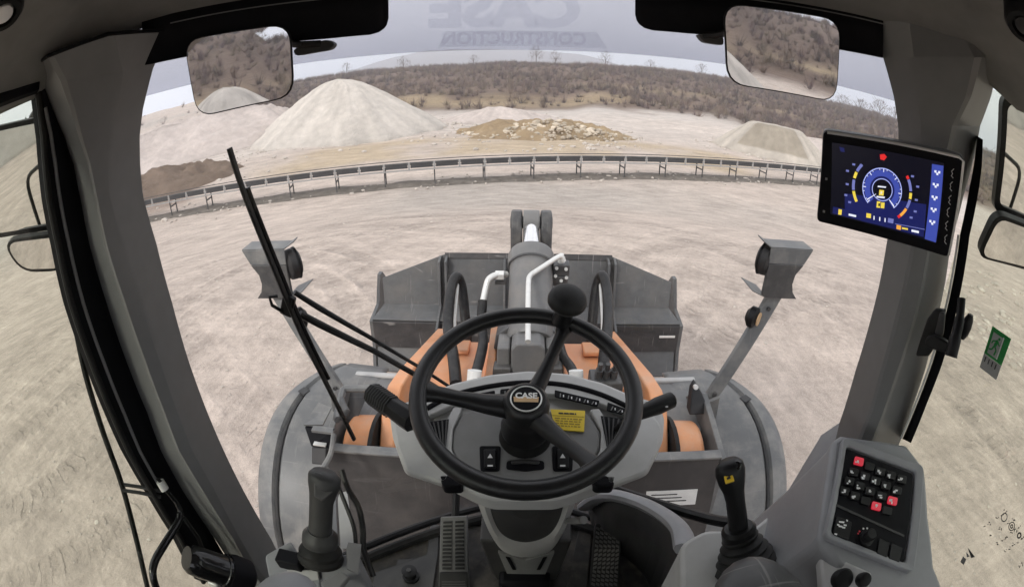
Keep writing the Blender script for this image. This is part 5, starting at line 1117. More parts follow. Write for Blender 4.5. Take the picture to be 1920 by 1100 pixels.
def resamp(P_, n_): 
    q_ = []; m_ = len(P_) - 1
    for i in range(n_):
        t = i / (n_ - 1) * m_; k = min(int(t), m_ - 1); f = t - k; q_.append((P_[k][0] * (1 - f) + P_[k + 1][0] * f, P_[k][1] * (1 - f) + P_[k + 1][1] * f))
    return q_
oU, iU = resamp(outU, n1_), resamp(inU, n1_)
mid = [((a_[0] + b_[0]) / 2, (a_[1] + b_[1]) / 2) for a_, b_ in zip(oU, iU)]
MB().loft([[cq(x, y, -.03) for x, y in oU], [cq(x, y, .0) for x, y in oU], [cq(x, y, .010) for x, y in mid], [cq(x, y, .002) for x, y in iU], [cq(x, y, -.02) for x, y in iU]], closed=False).build('light_trim', M_dash, sc_, smooth=60)
MB().loft([[cq(x, y, .0) for x, y in iU], [cq(x * .8 + 197.4, y * .8 + 186, .014) for x, y in iU], [cq(x * .45 + 542.8, y * .45 + 515, .020) for x, y in iU]], closed=False).build('dark_inset', M_dark, sc_, smooth=60)
MB().prism([cq(x * .45 + 542.8, y * .45 + 515, .020) for x, y in iU], -CN * .02).build('dark_inset', M_dark, sc_)
cslab([(934, 1026), (985, 1042), (1040, 1026), (1022, 1070), (952, 1070)], -.016, .014, 'lower_cover', M_dash2, sc_, rad=.006, bev=.005)
for pts in ([(948, 1042), (956, 1044), (968, 1066), (961, 1066)], [(1026, 1042), (1018, 1044), (1006, 1066), (1013, 1066)]): cslab(pts, .001, .003, 'cooling_slit', M_frit, sc_, bev=.001)
MB().box((.012, .76, 2.02), (.15, .16, .10)).build('base', M_frit, sc_, bevel=.015)
MB().tube([cq(1060, 976, .0), cq(1076, 976, .03), cq(1095, 974, .05)], [.007, .008, .009], 10).build('adjuster_lever', M_dash2, sc_)
for x in (850, 1128): dslab([(x - 24, 905), (x + 24, 905), (x + 18, 925), (x - 16, 925)], -.03, .034, 'underside_knob', M_frit, sc_, rad=.008, bev=.006)
# ------------------------------------------------------------------ steering wheel
WC = V((.002, .687, 2.80)); WN = V((0, -math.cos(R(75)), math.sin(R(75)))); WU = V((1, 0, 0)); WV = WN.cross(WU)
sw = thing('steering_wheel', 'black three spoke steering wheel with a round maker badge in its hub', 'steering wheel', WC)
def wq(rad, a, h=0.): return WC + WU * (rad * math.cos(R(a))) + WV * (rad * math.sin(R(a))) + WN * h
rim = [wq(.1985, a) for a in np.arange(0, 360, 5)]
MB().tube(rim, .0168, 16, closed=True, up=WN).build('rim', M_wheel, sw)
MB().tube([wq(.1850, a, .0085) for a in np.arange(0, 360, 5)], .0022, 6, closed=True, up=WN).build('rim_seam', M_dark, sw)
HB = -.040
def spoke(a, w0, w1):
    secs = []
    for k, (rad, h, wd, tk) in enumerate(((.036, HB - .004, w0, .013), (.075, HB + .002, (w0 + w1) / 2, .011), (.12, HB + .014, w1 * .95, .010), (.165, -.012, w1, .009), (.192, -.003, w1 * 1.5, .011))):
        tng = WU * (-math.sin(R(a))) + WV * math.cos(R(a)); c = wq(rad, a, h)
        secs.append([c + tng * (wd * x) + WN * (tk * y) for x, y in ((-1, -.6), (-.85, .4), (-.45, 1), (.45, 1), (.85, .4), (1, -.6), (.5, -1.2), (-.5, -1.2))])
    return MB().loft(secs).build('spoke', M_wheel, sw, smooth=50)
spoke(180, .026, .017); spoke(66, .018, .013); spoke(-52, .022, .015)
hc = WC + WN * HB
MB().lathe([(.044, -.14), (.048, -.10), (.050, -.075), (.042, -.05), (.044, -.03), (.045, .0), (.042, .012), (.036, .017)], hc, WN, 32).build('hub', M_wheel, sw)
MB().lathe([(.056, -.165), (.055, -.12), (.048, -.085)], hc, WN, 28).build('column_boot', M_rubber, sw)
bd = MB().lathe([(.030, .016), (.030, .0185), (.025, .020)], hc, WN, 32).build('badge', M_frit, sw)
o = MB().tube([hc + WU * (.0285 * math.cos(t)) + WV * (.0285 * math.sin(t)) + WN * .019 for t in np.linspace(0, 2 * math.pi, 40, endpoint=False)], .0016, 8, closed=True, up=WN).build('badge_ring', M_steel, sw); o.parent = bd
def onw(x, y, h): return hc + WU * x + WV * y + WN * h
o = MB().prism([onw(-.0222, -.0085, .0202), onw(.0222, -.0085, .0202), onw(.0235, .003, .0202), onw(-.0235, .003, .0202)], WN * .0004).build('badge_band', M_tan, sw); o.parent = bd
vs, fs = text_mesh('CASE', .0175, .0007); vs = [V((v.x * 1.0, v.y, 0)) for v in vs]
o = MB().add([onw(v.x, v.y + .005, .0212) for v in vs], fs).build('badge_lettering', M_white, sw, smooth=0); o.parent = bd
# spinner knob clamped on the rim
sk = thing('spinner_knob', 'round black spinner knob standing on the upper right of the steering wheel rim', 'knob', wq(.1985, 68, .016))
b0 = wq(.190, 68, .012); kd = (WN * .96 + V((.10, -.12, .02))).normalized()
MB().lathe([(.022, -.004), (.020, .010), (.015, .028), (.0135, .042), (.016, .046)], b0, kd, 20).build('stem', M_black, sk)
MB().lathe([(.018, .044), (.031, .049), (.0375, .056), (.0385, .062), (.036, .070), (.028, .077), (.014, .081), (.003, .082)], b0, kd, 28).build('knob_head', M_rubber, sk)
MB().lathe([(.036, .052), (.0392, .0565), (.0392, .060)], b0, kd, 28, False).build('knob_ring', M_dark, sk)
# ------------------------------------------------------------------ stalks
st_ = thing('control_stalk', 'thick ribbed black control stalk pointing left from the column', 'stalk', AD(740, 765, .98))
a, b = AD(695, 735, 1.0), AD(775, 790, .93); ax_ = b - a; Ln = ax_.length
MB().lathe([(.020, 0), (.0235, .003), (.0235, .01), (.022, Ln * .5), (.024, Ln * .8), (.024, Ln)], a, ax_, 8).build('barrel', M_black, st_, bevel=.002)
for k in range(9): MB().lathe([(.0236, 0), (.0250, .001), (.0250, .003), (.0236, .004)], a + ax_.normalized() * (.008 + k * .0065), ax_, 8, False).build('grip_rib', M_dark, st_)
MB().tube([b, b.lerp(dq(800, 800, -.01), .6), dq(806, 804, -.02)], .011, 10).build('arm', M_black, st_)
st2 = thing('control_stalk', 'short black control stalk with small pale symbols pointing right from the column', 'stalk', AD(1235, 765, .98))
a, b = AD(1262, 748, .985), AD(1196, 776, .94); ax_ = b - a; Ln = ax_.length
MB().lathe([(.013, 0), (.017, .004), (.018, Ln * .45), (.015, Ln * .75), (.013, Ln)], a, ax_, 14).build('barrel', M_black, st2)
for x, y in ((1214, 752), (1225, 766), (1240, 751), (1250, 762)): MB().ball(AD(x, y, .955), .0022, 8, (1.5, 1, .6)).build('symbol', M_icon, st2)
MB().tube([b, dq(1150, 810, -.02)], .010, 10).build('arm', M_black, st2)
# ------------------------------------------------------------------ pedals
PN = V((0, -.62, .785)).normalized()
def pedal(label, px, style):
    cx_ = sum(p[0] for p in px) / 4; p0 = AZ(cx_, 1020, 2.10)
    t = thing('pedal', label, 'pedal', p0); q = [PL(x, y, p0, PN) for x, y in px]
    MB().prism(q, -PN * .022).build('plate', M_pedal if style == 0 else M_rubber, t, bevel=.004)
    def pq(u, v, h=.0005): return q[0].lerp(q[1], u).lerp(q[3].lerp(q[2], u), v) + PN * h
    if style == 0:
        for v_, (u0, u1) in [(v_, uu) for v_ in np.arange(.06, .66, .05) for uu in ((.12, .44), (.56, .88))]:
            MB().prism([pq(u0, v_), pq(u1, v_), pq(u1, v_ + .028), pq(u0, v_ + .028)], PN * .004).build('tread_rib', M_black, t)
        MB().prism([pq(.04, .72), pq(.96, .72), pq(.96, 1), pq(.04, 1)], PN * .006).build('heel_block', M_rubber, t, bevel=.002)
        for k in range(4): MB().prism([pq(.12, .84 + .035 * k, .0068), pq(.88, .84 + .035 * k, .0068), pq(.88, .855 + .035 * k, .0068), pq(.12, .855 + .035 * k, .0068)], PN * .002).build('tread_rib', M_dark, t)
    else:
        r2 = random.Random(5)
        for v_ in np.arange(.04, .9, .062):
            for u_ in np.arange(.06, .9, .15):
                s_ = 1 if (int(v_ * 100) % 2) else -1
                MB().prism([pq(u_, v_ + .02 * (s_ > 0)), pq(u_ + .11, v_ + .02 * (s_ < 0)), pq(u_ + .11, v_ + .035 + .02 * (s_ < 0)), pq(u_, v_ + .035 + .02 * (s_ > 0))], PN * .0045).build('tread_lug', M_cast2, t)
    MB().tube([pq(.5, .05, -.03), pq(.5, .1, -.03) + V((0, .1, .08))], .012, 8).build('pedal_arm', M_black, t)
pedal('ribbed black brake pedal left of the steering column', [(826, 968), (876, 966), (880, 1110), (822, 1110)], 0)
pedal('worn black accelerator pedal with raised lugs right of the steering column', [(1116, 981), (1166, 982), (1160, 1110), (1104, 1110)], 1)
fk = thing('floor_switch', 'small black round knob standing on the floor left of the brake pedal', 'floor switch', AZ(772, 1082, 2.0))
b0 = AZ(772, 1084, 2.0); MB().lathe([(.026, 0), (.026, .02), (.018, .022), (.018, .04), (.024, .044), (.024, .052), (.015, .056)], b0, (0, 0, 1), 20).build('knob', M_black, fk)
MB().lathe([(.008, .056), (.008, .060)], b0, (0, 0, 1), 6).build('cap', M_dark, fk)
MB().prism([AZ(745, 1048, 2.003), AZ(800, 1046, 2.003), AZ(806, 1100, 2.003), AZ(738, 1100, 2.003)], (0, 0, .004)).build('mounting_plate', M_dark, fk, bevel=.002)
mt = thing('floor_mat', 'dark grey rubber floor mat panel with a raised edge left of the pedals', 'mat', AZ(760, 1060, 2.0))
MB().prism([AZ(808, 985, 2.001), AZ(824, 985, 2.001), AZ(822, 1040, 2.001), AZ(812, 1110, 2.001), AZ(700, 1110, 2.001), AZ(700, 1075, 2.001), AZ(800, 1040, 2.001)], (0, 0, .008)).build('panel', M_dark, mt, bevel=.003)
MB().prism([AZ(1085, 990, 2.001), AZ(1110, 988, 2.001), AZ(1100, 1110, 2.001), AZ(1060, 1110, 2.001)], (0, 0, .008)).build('panel', M_floor, mt, bevel=.003)
# ------------------------------------------------------------------ monitor on the right pillar
MC = V((.516, .534, 3.248)); MN = V((-.614, -.773, -.162)).normalized()
mon = thing('monitor', 'tilted colour display monitor with a dial and blue sidebar mounted on the right pillar', 'monitor', MC)
def mp_(x, y, h=0.): return PL(x, y, MC, MN) + MN * h
q = [mp_(*p) for p in ((1543, 247), (1809, 297), (1778, 483), (1531, 415))]; cq_ = sum(q, V()) / 4
MB().prism(roundpoly(q, .008, 4), -MN * .016).build('bezel', M_frit, mon, bevel=.002)
MB().prism(roundpoly([cq_ + (p - cq_) * 1.012 - MN * .008 for p in q], .009, 4), -MN * .022).build('back_shell', M_cons, mon, bevel=.004)
MB().tube([q[0].lerp(q[1], .03) + MN * .0005, q[0].lerp(q[1], .955) + MN * .0005, q[1].lerp(q[2], .03) + MN * .0005 + (q[1] - q[0]).normalized() * -.002, q[1].lerp(q[2], .97) + MN * .0005], .0022, 8).build('silver_edge', M_steel, mon)
def zq(zx, zy, h=.0006): return mp_(1500 + zx / 3.93, 220 + zy / 3.93, h)
def zp(pts, name, m, h=.0006, th=.0003, par=None):
    o = MB().prism([zq(x, y, h) for x, y in pts], MN * th).build(name, m, mon, smooth=0)
    if par is not None: o.parent = par
    return o
scr = zp([(235, 185), (1062, 338), (1003, 925), (222, 712)], 'screen', E_blk)
zp([(330, 560), (930, 640), (910, 880), (450, 760), (330, 690)], 'screen_field', E_navy, .0010, par=scr)
gc = zq(606, 532, 0); ex = (q[1] - q[0]).normalized(); ey = -(MN.cross(ex)).normalized()
if (q[3] - q[0]).dot(ey) > 0: ey = -ey
def gp(rad, a, h): return gc + ex * (rad * math.cos(R(a))) + ey * (rad * math.sin(R(a))) + MN * h
def band_(r0, r1, a0, a1, m, name, h, n=30, c=None):
    aa = np.linspace(a0, a1, n); mb = MB(); mb.loft([[gp(r0, a, h) for a in aa], [gp(r1, a, h) for a in aa]], closed=False); o = mb.build(name, m, mon, smooth=0); o.parent = scr; return o
band_(.0165, .0315, -50, 230, E_navy, 'dial_face', .0013); band_(.0205, .0300, -50, 230, E_blue, 'dial_face', .0015)
band_(.0315, .0330, -48, 228, E_pale, 'dial_ring', .0018); band_(.0160, .0172, -120, 240, E_pale, 'dial_ring', .0018)
for a in range(-45, 226, 45): band_(.027, .0318, a - 1.3, a + 1.3, E_white, 'dial_tick', .0021, 3)
for a in np.arange(-33, 226, 22.5): band_(.0295, .0318, a - .8, a + .8, E_white, 'dial_tick', .0021, 3)
band_(.0125, .0305, 217, 220.5, E_white, 'dial_needle', .0023, 3); band_(.018, .0300, -46, -42, E_white, 'dial_needle', .0023, 3)
for (x, y, w, h_) in ((575, 500, 60, 10), (585, 530, 34, 40), (595, 542, 12, 18), (566, 575, 60, 12), (567, 614, 26, 46), (598, 622, 26, 42)):
    zp([(x, y), (x + w, y + w * .12), (x + w - 4, y + h_ + w * .1), (x - 4, y + h_)], 'digit', E_yel if h_ > 12 and h_ != 18 else E_white, .0024, par=scr)
zp([(578, 628), (590, 630), (588, 650), (576, 648)], 'digit', E_blk, .0028, par=scr)
for a0, a1, m_, s_ in ((138, 154, E_lav, 0), (156, 168, E_yel, 0), (171, 190, E_lav, 0), (192, 212, E_yel, 0), (30, 36, E_red, 1), (8, 29, E_lav, 1), (-6, 5, E_yel, 1), (-24, -8, E_lav, 1), (-44, -26, E_org, 1), (-50, -44, E_red, 1)):
    band_(.0455, .0500, a0, a1, m_, 'gauge_bar', .0018, 10)
for x, y in ((352, 392), (350, 490), (340, 570), (398, 345), (452, 352), (368, 622), (830, 432), (868, 508), (858, 606), (850, 690), (820, 735)):
    zp([(x - 12, y - 9), (x + 10, y - 5), (x + 8, y + 9), (x - 13, y + 5)], 'gauge_icon', E_lav, .0018, par=scr)
zp([(588, 272), (620, 268), (640, 290), (620, 315), (592, 308)], 'warning_lamp', E_red, .0018, par=scr)
zp([(290, 215), (325, 225), (330, 255), (300, 250)], 'status_icon', E_navy, .0018, par=scr)
zp([(972, 342), (1056, 356), (1000, 918), (918, 892)], 'sidebar', E_blue, .0014, par=scr)
for x, y in ((1012, 405), (1000, 498), (992, 590), (985, 678), (975, 770)):
    for k in range(3):
        dx, dy = (k - 1) * 14, (-8, 10, -2)[k]; zp([(x + dx - 9, y + dy - 10), (x + dx + 7, y + dy - 8), (x + dx + 5, y + dy + 10), (x + dx - 9, y + dy + 6)], 'sidebar_icon', E_white, .0019, par=scr)
zp([(245, 655), (450, 702), (440, 755), (240, 705)], 'status_box', E_navy, .0014, par=scr); zp([(285, 672), (310, 678), (306, 716), (282, 712)], 'status_icon', E_yel, .0019, par=scr); zp([(360, 705), (415, 718), (413, 732), (358, 720)], 'status_text', E_white, .0019, par=scr)
zp([(490, 702), (524, 708), (522, 740), (488, 734)], 'status_icon', E_yel, .0019, par=scr)
for x, y in ((546, 738), (588, 746), (627, 754)): zp([(x - 4, y - 16), (x + 4, y - 14), (x + 3, y + 14), (x - 5, y + 12)], 'status_tick', E_white, .0019, par=scr)
zp([(650, 738), (690, 746), (686, 778), (646, 770)], 'status_icon', E_lav, .0019, par=scr); zp([(712, 788), (745, 795), (742, 826), (710, 818)], 'status_icon', E_org, .0019, par=scr); zp([(752, 806), (795, 814), (794, 826), (750, 818)], 'status_text', E_yel, .0019, par=scr)
zp([(822, 822), (876, 834), (874, 850), (820, 838)], 'status_text', E_white, .0019, par=scr); zp([(700, 778), (918, 820), (918, 824), (700, 782)], 'status_rule', E_lav, .0019, par=scr)
for i, (x, y) in enumerate(((1122, 415), (1112, 510), (1102, 610), (1090, 700), (1078, 800), (1072, 900))):
    p_ = [(x + 12, y - 36), (x - 6, y - 18), (x + 2 - 4 * (i % 2), y), (x - 8, y + 14), (x + 6, y + 32)]
    MB().tube([zq(a_, b_, .0008) for a_, b_ in p_], .0006, 5).build('key_mark', M_icon, mon)
for x, y in ((195, 453), (177, 692)): zp([(x - 8, y - 10), (x + 8, y - 7), (x + 7, y + 10), (x - 9, y + 7)], 'sensor_mark', M_dash2)
ba = cq_ - MN * .03; MB().tube([ba, ba + V((.05, .03, -.02)), ba + V((.10, .07, -.02))], .02, 12).build('mount_arm', M_dark, mon)
# ------------------------------------------------------------------ right console with the key panel
KC = AD(1632, 950, .86); KN = V((-.03, -.24, .97)).normalized()
cs = thing('side_console', 'grey moulded side console at the foot of the right pillar holding the key panel', 'console', KC - V((0, 0, .3)))
def kq(x, y, h=0.): return PL(x, y, KC + KN * h, KN)
def kslab(px, h0, th, name, m, par, rad=0, bev=.003):
    pts = [kq(x, y, h0) for x, y in px]
    if rad: pts = roundpoly(pts, rad, 4)
    return MB().prism(pts, KN * th).build(name, m, par, bevel=bev)
T = [(1560, 822), (1578, 812), (1650, 822), (1700, 830), (1736, 876), (1743, 965), (1754, 1060), (1795, 1170), (1640, 1170), (1560, 1046), (1534, 1010), (1550, 900)]
top = [kq(x, y) for x, y in T]; cT = sum(top, V()) / len(top)
low = [V((p.x + (p.x - cT.x) * .10, p.y + (p.y - cT.y) * .05 + .02, p.z - .34)) for p in top]
for i in (0, 10, 11, 9): low[i] = low[i] + V((-.06, .03, 0))
MB().loft([low, [p + V((0, 0, -.03)) for p in top], top]).build('shell', M_cons, cs, bevel=.012, seg=3, smooth=50)
# raised rim round the panel
ro = roundpoly([kq(x, y, -.004) for x, y in ((1574, 826), (1724, 880), (1704, 1078), (1538, 1012))], .012, 4); ri = roundpoly([kq(x, y, -.004) for x, y in ((1582, 841), (1711, 889), (1691, 1060), (1551, 1004))], .009, 4)
n_ = len(ro); mb = MB(); mb.add(ro + ri + [p + KN * .016 for p in ro] + [p + KN * .012 for p in ri], [(n_ * 2 + i, n_ * 2 + (i + 1) % n_, n_ * 3 + (i + 1) % n_, n_ * 3 + i) for i in range(n_)] + [(i, (i + 1) % n_, n_ * 2 + (i + 1) % n_, n_ * 2 + i) for i in range(n_)] + [(n_ + (i + 1) % n_, n_ + i, n_ * 3 + i, n_ * 3 + (i + 1) % n_) for i in range(n_)])
mb.build('panel_rim', M_cons, cs, bevel=.003)
# sloping cheek towards the pillar foot and the lever
ck = [AD(1508, 868, .98), AD(1540, 815, .97), AD(1574, 792, .95), AD(1566, 826, .89), AD(1552, 905, .87), AD(1536, 1010, .85), AD(1566, 1052, .82), AD(1585, 1110, .78), AD(1545, 1115, .80), AD(1515, 1040, .90), AD(1458, 950, .98)]
cc_ = [p + V((.05, .0, -.30)) for p in ck]
mb = MB(); mid_ = [3, 4, 5, 6, 7]; outer_ = [1, 0, 10, 9, 8]
mb.loft([[ck[2], ck[3], ck[4], ck[5], ck[6], ck[7]], [ck[1], ck[1].lerp(ck[4], .35), ck[0].lerp(ck[4], .45), ck[10].lerp(ck[5], .5), ck[9].lerp(ck[6], .5), ck[8].lerp(ck[7], .5)], [ck[1], ck[0], ck[0].lerp(ck[10], .5), ck[10], ck[9], ck[8]], [ck[1] + V((.05, .02, -.4)), ck[0] + V((.03, 0, -.4)), ck[0].lerp(ck[10], .5) + V((.02, 0, -.4)), ck[10] + V((.02, 0, -.4)), ck[9] + V((.02, 0, -.4)), ck[8] + V((.02, 0, -.4))]], closed=False)
mb.build('cheek', M_cons, cs, smooth=60)
sf = [AD(1548, 812, .97), AD(1574, 790, .95), AD(1640, 822, .94), AD(1692, 818, .93), AD(1700, 834, .88), AD(1652, 846, .87), AD(1600, 822, .88), AD(1562, 830, .88)]
# key panel
kp = thing('key_panel', 'black key panel with rows of backlit keys and a rotary knob in the side console', 'control panel', KC)
kslab([(1583, 842), (1710, 890), (1690, 1059), (1552, 1003)], .002, .005, 'panel', M_frit, kp, rad=.008, bev=.0015)
def z3(x, y): return (1280 + x / 2.75, 700 + y / 2.75)
keys = [[(905, 455), (960, 484), (1015, 508), (1070, 528), (1125, 548)], [(878, 512), (935, 533), (990, 557), (1043, 581), (1100, 606)], [(855, 558), (910, 583), (962, 610), (1020, 634), (1078, 658)], [(830, 608), (884, 634), (938, 660), (995, 686), (1050, 710)]]
reds = {(0, 0), (2, 4), (3, 3)}; blanks = {(0, 1), (3, 2), (3, 4)}
rr_ = random.Random(9)
for r0_, row in enumerate(keys):
    for c0_, (x, y) in enumerate(row):
        def kk(dx, dy, h): return kq(*z3(x + dx, y + dy), h)
        w_, h2 = 23, 21
        pts = [kk(-w_ + 4, -h2 - 4, .007), kk(w_ + 3, -h2 + 8, .007), kk(w_ - 3, h2 + 4, .007), kk(-w_ - 4, h2 - 8, .007)]
        red = (r0_, c0_) in reds
        ko = MB().prism(roundpoly(pts, .002, 2), KN * .004).build('key', E_keyred if red else M_black, kp, bevel=.0008)
        if red: ko['label'] = 'key lit red'
        if (r0_, c0_) in blanks: continue
        for k in range(3):
            dx, dy = rr_.uniform(-8, 8), rr_.uniform(-8, 8); a_, b_ = rr_.uniform(3, 8), rr_.uniform(3, 8)
            o = MB().prism([kk(dx - a_, dy - b_, .0112), kk(dx + a_, dy - b_ + 2, .0112), kk(dx + a_ * .5, dy + b_, .0112), kk(dx - a_, dy + b_ * .6, .0112)], KN * .0003).build('key_icon', M_icon, kp, smooth=0); o.parent = ko
kslab([z3(785, 668), z3(1142, 832), z3(1140, 842), z3(783, 680)], .007, .0012, 'divider', M_dark, kp, bev=0)
ro_ = kslab([z3(790, 738), z3(868, 770), z3(850, 862), z3(772, 830)], .007, .004, 'rocker_switch', M_black, kp, rad=.003, bev=.001)
for dx, dy, w_ in ((0, -36, 14), (-18, -22, 6), (18, -20, 8), (-6, -14, 10), (10, -8, 9), (-30, 26, 7), (28, -44, 4)):
    x, y = 820 + dx, 800 + dy; o = MB().prism([kq(*z3(x - w_, y - 5), .0112), kq(*z3(x + w_, y - 2), .0112), kq(*z3(x + w_ - 2, y + 6), .0112), kq(*z3(x - w_, y + 3), .0112)], KN * .0003).build('switch_icon', M_icon, kp, smooth=0); o.parent = ro_
kc2 = kq(*z3(945, 850), .007); kn_ = MB().lathe([(.0145, 0), (.0145, .004), (.0105, .006), (.0100, .018), (.0085, .020)], kc2, KN, 24).build('rotary_knob', M_black, kp)
for a_, m_ in ((120, M_red), (135, M_red), (90, M_icon), (65, M_icon), (40, M_icon)):
    p_ = kc2 + V((math.cos(R(a_)) * .019, math.sin(R(a_)) * .019, 0)); p_ = p_ - KN * (p_ - kc2).dot(KN) + KN * .0005
    MB().ball(p_, .0022, 6, (1, 1, .4)).build('knob_mark', m_, kp)
kslab([z3(1010, 850), z3(1062, 872), z3(1048, 950), z3(996, 928)], .007, .003, 'blank_switch', M_black, kp, rad=.002, bev=.001); kslab([z3(1072, 876), z3(1130, 900), z3(1112, 975), z3(1058, 955)], .007, .003, 'blank_switch', M_black, kp, rad=.002, bev=.001)
# sockets under the panel
so_ = thing('power_socket', 'pair of black capped sockets on a pale strip below the key panel', 'socket', kq(1590, 1090))
MB().prism([AD(1538, 1040, .80), AD(1556, 1036, .80), AD(1636, 1072, .79), AD(1625, 1130, .77), AD(1545, 1130, .77)], -KN * .02).build('pale_plate', M_dash, so_, bevel=.004)
for x, y, r_ in ((1578, 1086, .018), (1617, 1087, .0125)):
    p_ = AD(x, y, .785); MB().lathe([(r_, -.01), (r_, .008), (r_ * .85, .012), (r_ * .5, .013)], p_, (-.2, -.45, .87), 24).build('socket_cap', M_black, so_)
# ------------------------------------------------------------------ right lever console, lever and armrest
JC = AD(1390, 1030, .90)
lc_ = thing('lever_console', 'pale grey lever console with a bright edge right of the driver', 'console', JC - V((0, 0, .3)))
LN_ = V((0, -.12, .99)).normalized(); LP = AD(1390, 1060, .92)
def lq(x, y, h=0.): return PL(x, y, LP + LN_ * h, LN_)
tp = roundpoly([lq(x, y) for x, y in ((1276, 1018), (1322, 992), (1408, 992), (1455, 954), (1478, 968), (1500, 1020), (1524, 1130), (1278, 1130))], .018, 4)
MB().prism([p - V((0, 0, .25)) for p in tp], (0, 0, .25)).build('shell', M_dash, lc_, bevel=.008, seg=3)
MB().tube(spline([lq(1450, 953, .006), lq(1474, 972, .006), lq(1494, 1020, .006), lq(1505, 1062, .006), lq(1490, 1075, .006)], 6), .006, 8).build('bright_edge', M_white, lc_)
lv = thing('joystick', 'black right hand joystick with a yellow switch on its head and a rubber boot', 'joystick', JC)
b0 = lq(1402, 1072, .005); hd = AD(1370, 872, .80); nk = AD(1386, 1000, .875)
d0 = (nk - b0).normalized(); bl_ = (nk - b0).length
prof = []
for k in range(13):
    t = k / 12; r_ = .066 * (1 - t) + .027 * t; prof.append((r_ + (.004 if k % 2 else -.002), t * bl_))
MB().lathe(prof, b0, d0, 28).build('boot', M_rubber, lv)
MB().lathe([(.030, -.012), (.032, -.006), (.032, .010), (.026, .016)], nk, (hd - nk), 24).build('collar', M_black, lv)
def ring(c, rx, ry, ux, uy, n=16): return [c + ux * (rx * math.cos(2 * math.pi * k / n)) + uy * (ry * math.sin(2 * math.pi * k / n)) for k in range(n)]
def grip(t, a, b, prof, m, name='handle'):
    ax_ = (b - a).normalized(); ux = (V((1, 0, 0)) - ax_ * ax_.x).normalized(); uy = ax_.cross(ux); L_ = (b - a).length
    return MB().loft([ring(a + ax_ * (L_ * h) + ux * ox, rx, ry, ux, uy) for h, rx, ry, ox in prof]).build(name, m, t, smooth=60), ax_, ux, uy
_, ax_, ux, uy = grip(lv, nk, hd, [(0, .018, .018, 0), (.2, .0175, .019, 0), (.5, .0165, .020, 0), (.66, .0185, .021, -.001), (.8, .024, .022, -.002), (.93, .0265, .022, -.002), (1.02, .024, .020, -.002), (1.07, .016, .014, -.002)], M_black)
fn = ((CAM - hd).normalized() * .9 + ax_ * .3).normalized(); pj = hd - ax_ * .016
fx = (ux - fn * ux.dot(fn)).normalized(); fy = fn.cross(fx)
if fy.dot(ax_) < 0: fy = -fy
def fp_(x, y, h): return hd - ax_ * .018 + fn * (.021 + h) + fx * x + fy * y
ys = MB().prism([fp_(-.016, -.014, -.006), fp_(-.001, -.016, -.006), fp_(.001, .014, -.006), fp_(-.012, .016, -.006)], fn * .009).build('yellow_switch', M_yswitch, lv, bevel=.0015)
for y_ in (-.008, .0, .008): o = MB().prism([fp_(-.011, y_ - .002, .0035), fp_(-.005, y_ - .002, .0035), fp_(-.005, y_ + .002, .0035), fp_(-.011, y_ + .002, .0035)], fn * .0005).build('switch_icon', M_print, lv, smooth=0); o.parent = ys
MB().lathe([(.008, -.006), (.008, .003), (.006, .005)], fp_(.012, .006, 0), fn, 16).build('thumb_wheel', M_gloss, lv)
ar = thing('armrest', 'dark padded armrest front edge at the bottom right of the cab', 'armrest', AD(1430, 1130, .68))
c0 = AD(1434, 1172, .70); MB().box(c0 + V((0, -.05, -.22)), (.06, .10, .40)).build('support', M_dark, ar, bevel=.01); MB().ball(c0, .10, 24, (.80, 1.2, .40)).build('pad', M_cast2, ar, smooth=80)
ar2 = thing('armrest', 'small dark padded armrest tip at the bottom left beside the left joystick', 'armrest', AD(535, 1130, .7))
c0 = AD(528, 1165, .72); MB().box(c0 + V((0, -.05, -.22)), (.06, .10, .40)).build('support', M_dark, ar2, bevel=.01); MB().ball(c0, .075, 24, (.85, 1.2, .42)).build('pad', M_cons, ar2, smooth=80)
# ------------------------------------------------------------------ left lever
JL = AD(601, 1040, .93)
lb_ = thing('lever_pod', 'grey moulded lever base at the bottom left behind the left armrest', 'console', JL - V((0, 0, .1)))
GN = V((.1, -.3, .95)).normalized(); GP = AD(600, 1068, .93)
def gq(x, y, h=0.): return PL(x, y, GP + GN * h, GN)
tp = roundpoly([gq(x, y) for x, y in ((496, 1040), (545, 1012), (560, 1040), (640, 1040), (672, 1032), (676, 1075), (600, 1085), (600, 1130), (515, 1130))], .008, 3)
MB().prism([p - V((0, 0, .2)) for p in tp], (0, 0, .2)).build('shell', M_cons, lb_, bevel=.006)
MB().prism([gq(540, 1068, .001), gq(598, 1068, .001), gq(600, 1088, .001), gq(534, 1088, .001)], GN * .006).build('pale_block', M_dash, lb_, bevel=.002)
MB().prism([AD(648, 1026, .90), AD(676, 1030, .90), AD(672, 1080, .88), AD(650, 1068, .88)], (0, .015, 0)).build('side_tab', M_dash2, lb_, bevel=.003)
MB().box(gq(545, 1050, .01), (.05, .03, .03)).build('dark_slot', M_frit, lb_, bevel=.003)
MB().prism([AD(600, 1090, .88), AD(640, 1070, .88), AD(655, 1080, .88), AD(612, 1130, .86)], -GN * .02).build('diagonal_rib', M_dash2, lb_, bevel=.003)
lj = thing('joystick', 'black left hand joystick with a wedge shaped head and smooth stem', 'joystick', JL)
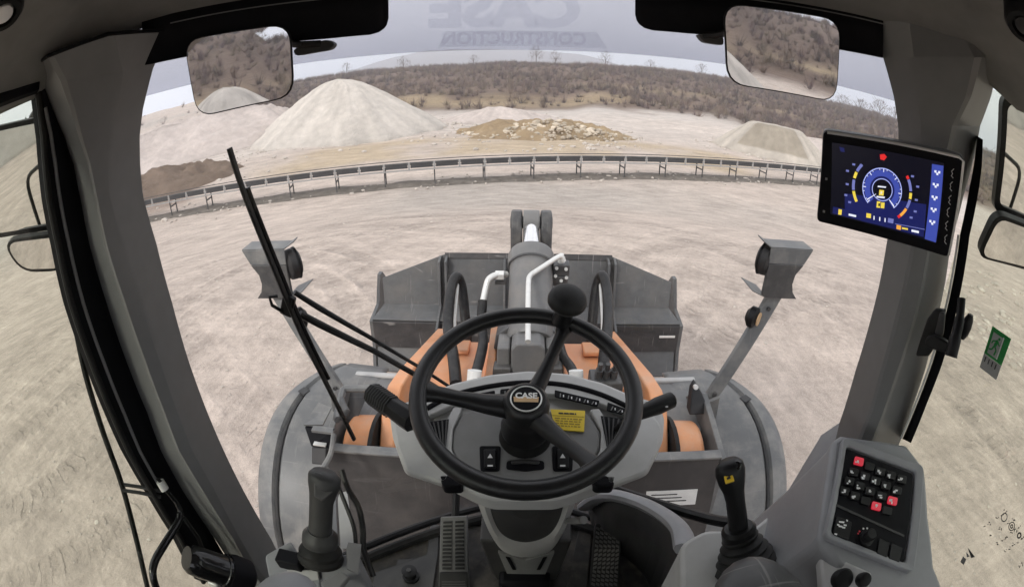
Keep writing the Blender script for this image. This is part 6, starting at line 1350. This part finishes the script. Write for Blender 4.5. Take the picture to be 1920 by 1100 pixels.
a_ = AD(601, 1046, .925); nk = AD(600, 1012, .905); hd = AD(606, 884, .82)
MB().lathe([(.042, -.005), (.044, .004), (.040, .010), (.041, .018), (.036, .026), (.030, .032)], a_, (nk - a_), 28).build('boot', M_rubber, lj)
MB().lathe([(.032, -.010), (.034, -.002), (.033, .012), (.026, .020), (.024, .024)], nk, (hd - nk), 28).build('collar', M_dark, lj)
grip(lj, nk, hd, [(0, .0225, .022, 0), (.3, .0215, .021, 0), (.58, .0215, .021, 0), (.72, .0245, .023, .002), (.85, .029, .024, .003), (.95, .0295, .022, .003), (1.0, .022, .016, .002)], M_dark)
ax_ = (hd - nk).normalized(); fn = ((CAM - hd).normalized() + ax_ * .1).normalized(); fx = (V((1, 0, 0)) - fn * fn.x).normalized(); fy = fn.cross(fx); fy = fy if fy.dot(ax_) > 0 else -fy
def lp_(x, y, h=0.): return hd - ax_ * .03 + fn * (.0225 + h) + fx * x + fy * y
MB().prism([lp_(-.016, .022, -.004), lp_(.022, .018, -.004), lp_(.018, -.008, -.004), lp_(.002, -.026, -.004), lp_(-.012, -.020, -.004)], fn * .006).build('head_plate', M_cast2, lj, bevel=.002)
for k, (lab, pts) in enumerate((('black cable running down behind the left joystick, upper one', [(640, 880), (652, 915), (672, 950), (680, 990), (682, 1030), (700, 1080)]), ('thin cable running down behind the left joystick, lower one', [(632, 905), (650, 950), (664, 990), (668, 1030), (672, 1060)]))):
    o = MB().tube(spline([AD(x, y, 1.02 - .02 * k) for x, y in pts], 5), .0065 if k == 0 else .0045, 8).build('cable', M_hose, None, base=AD(680, 990, 1.0)); tag(o, lab, 'cable')
pf = thing('left_trim', 'pale vertical trim and bracket between the left joystick and the floor', 'trim', AD(650, 980, 1.1))
MB().prism([AD(630, 935, 1.12), AD(648, 930, 1.12), AD(664, 1030, 1.04), AD(636, 1030, 1.04)], (.0, .02, 0)).build('trim_strip', M_dash, pf, bevel=.004)
MB().tube([AD(624, 925, 1.14), AD(628, 1020, 1.06)], .012, 8).build('pipe', M_cons, pf)
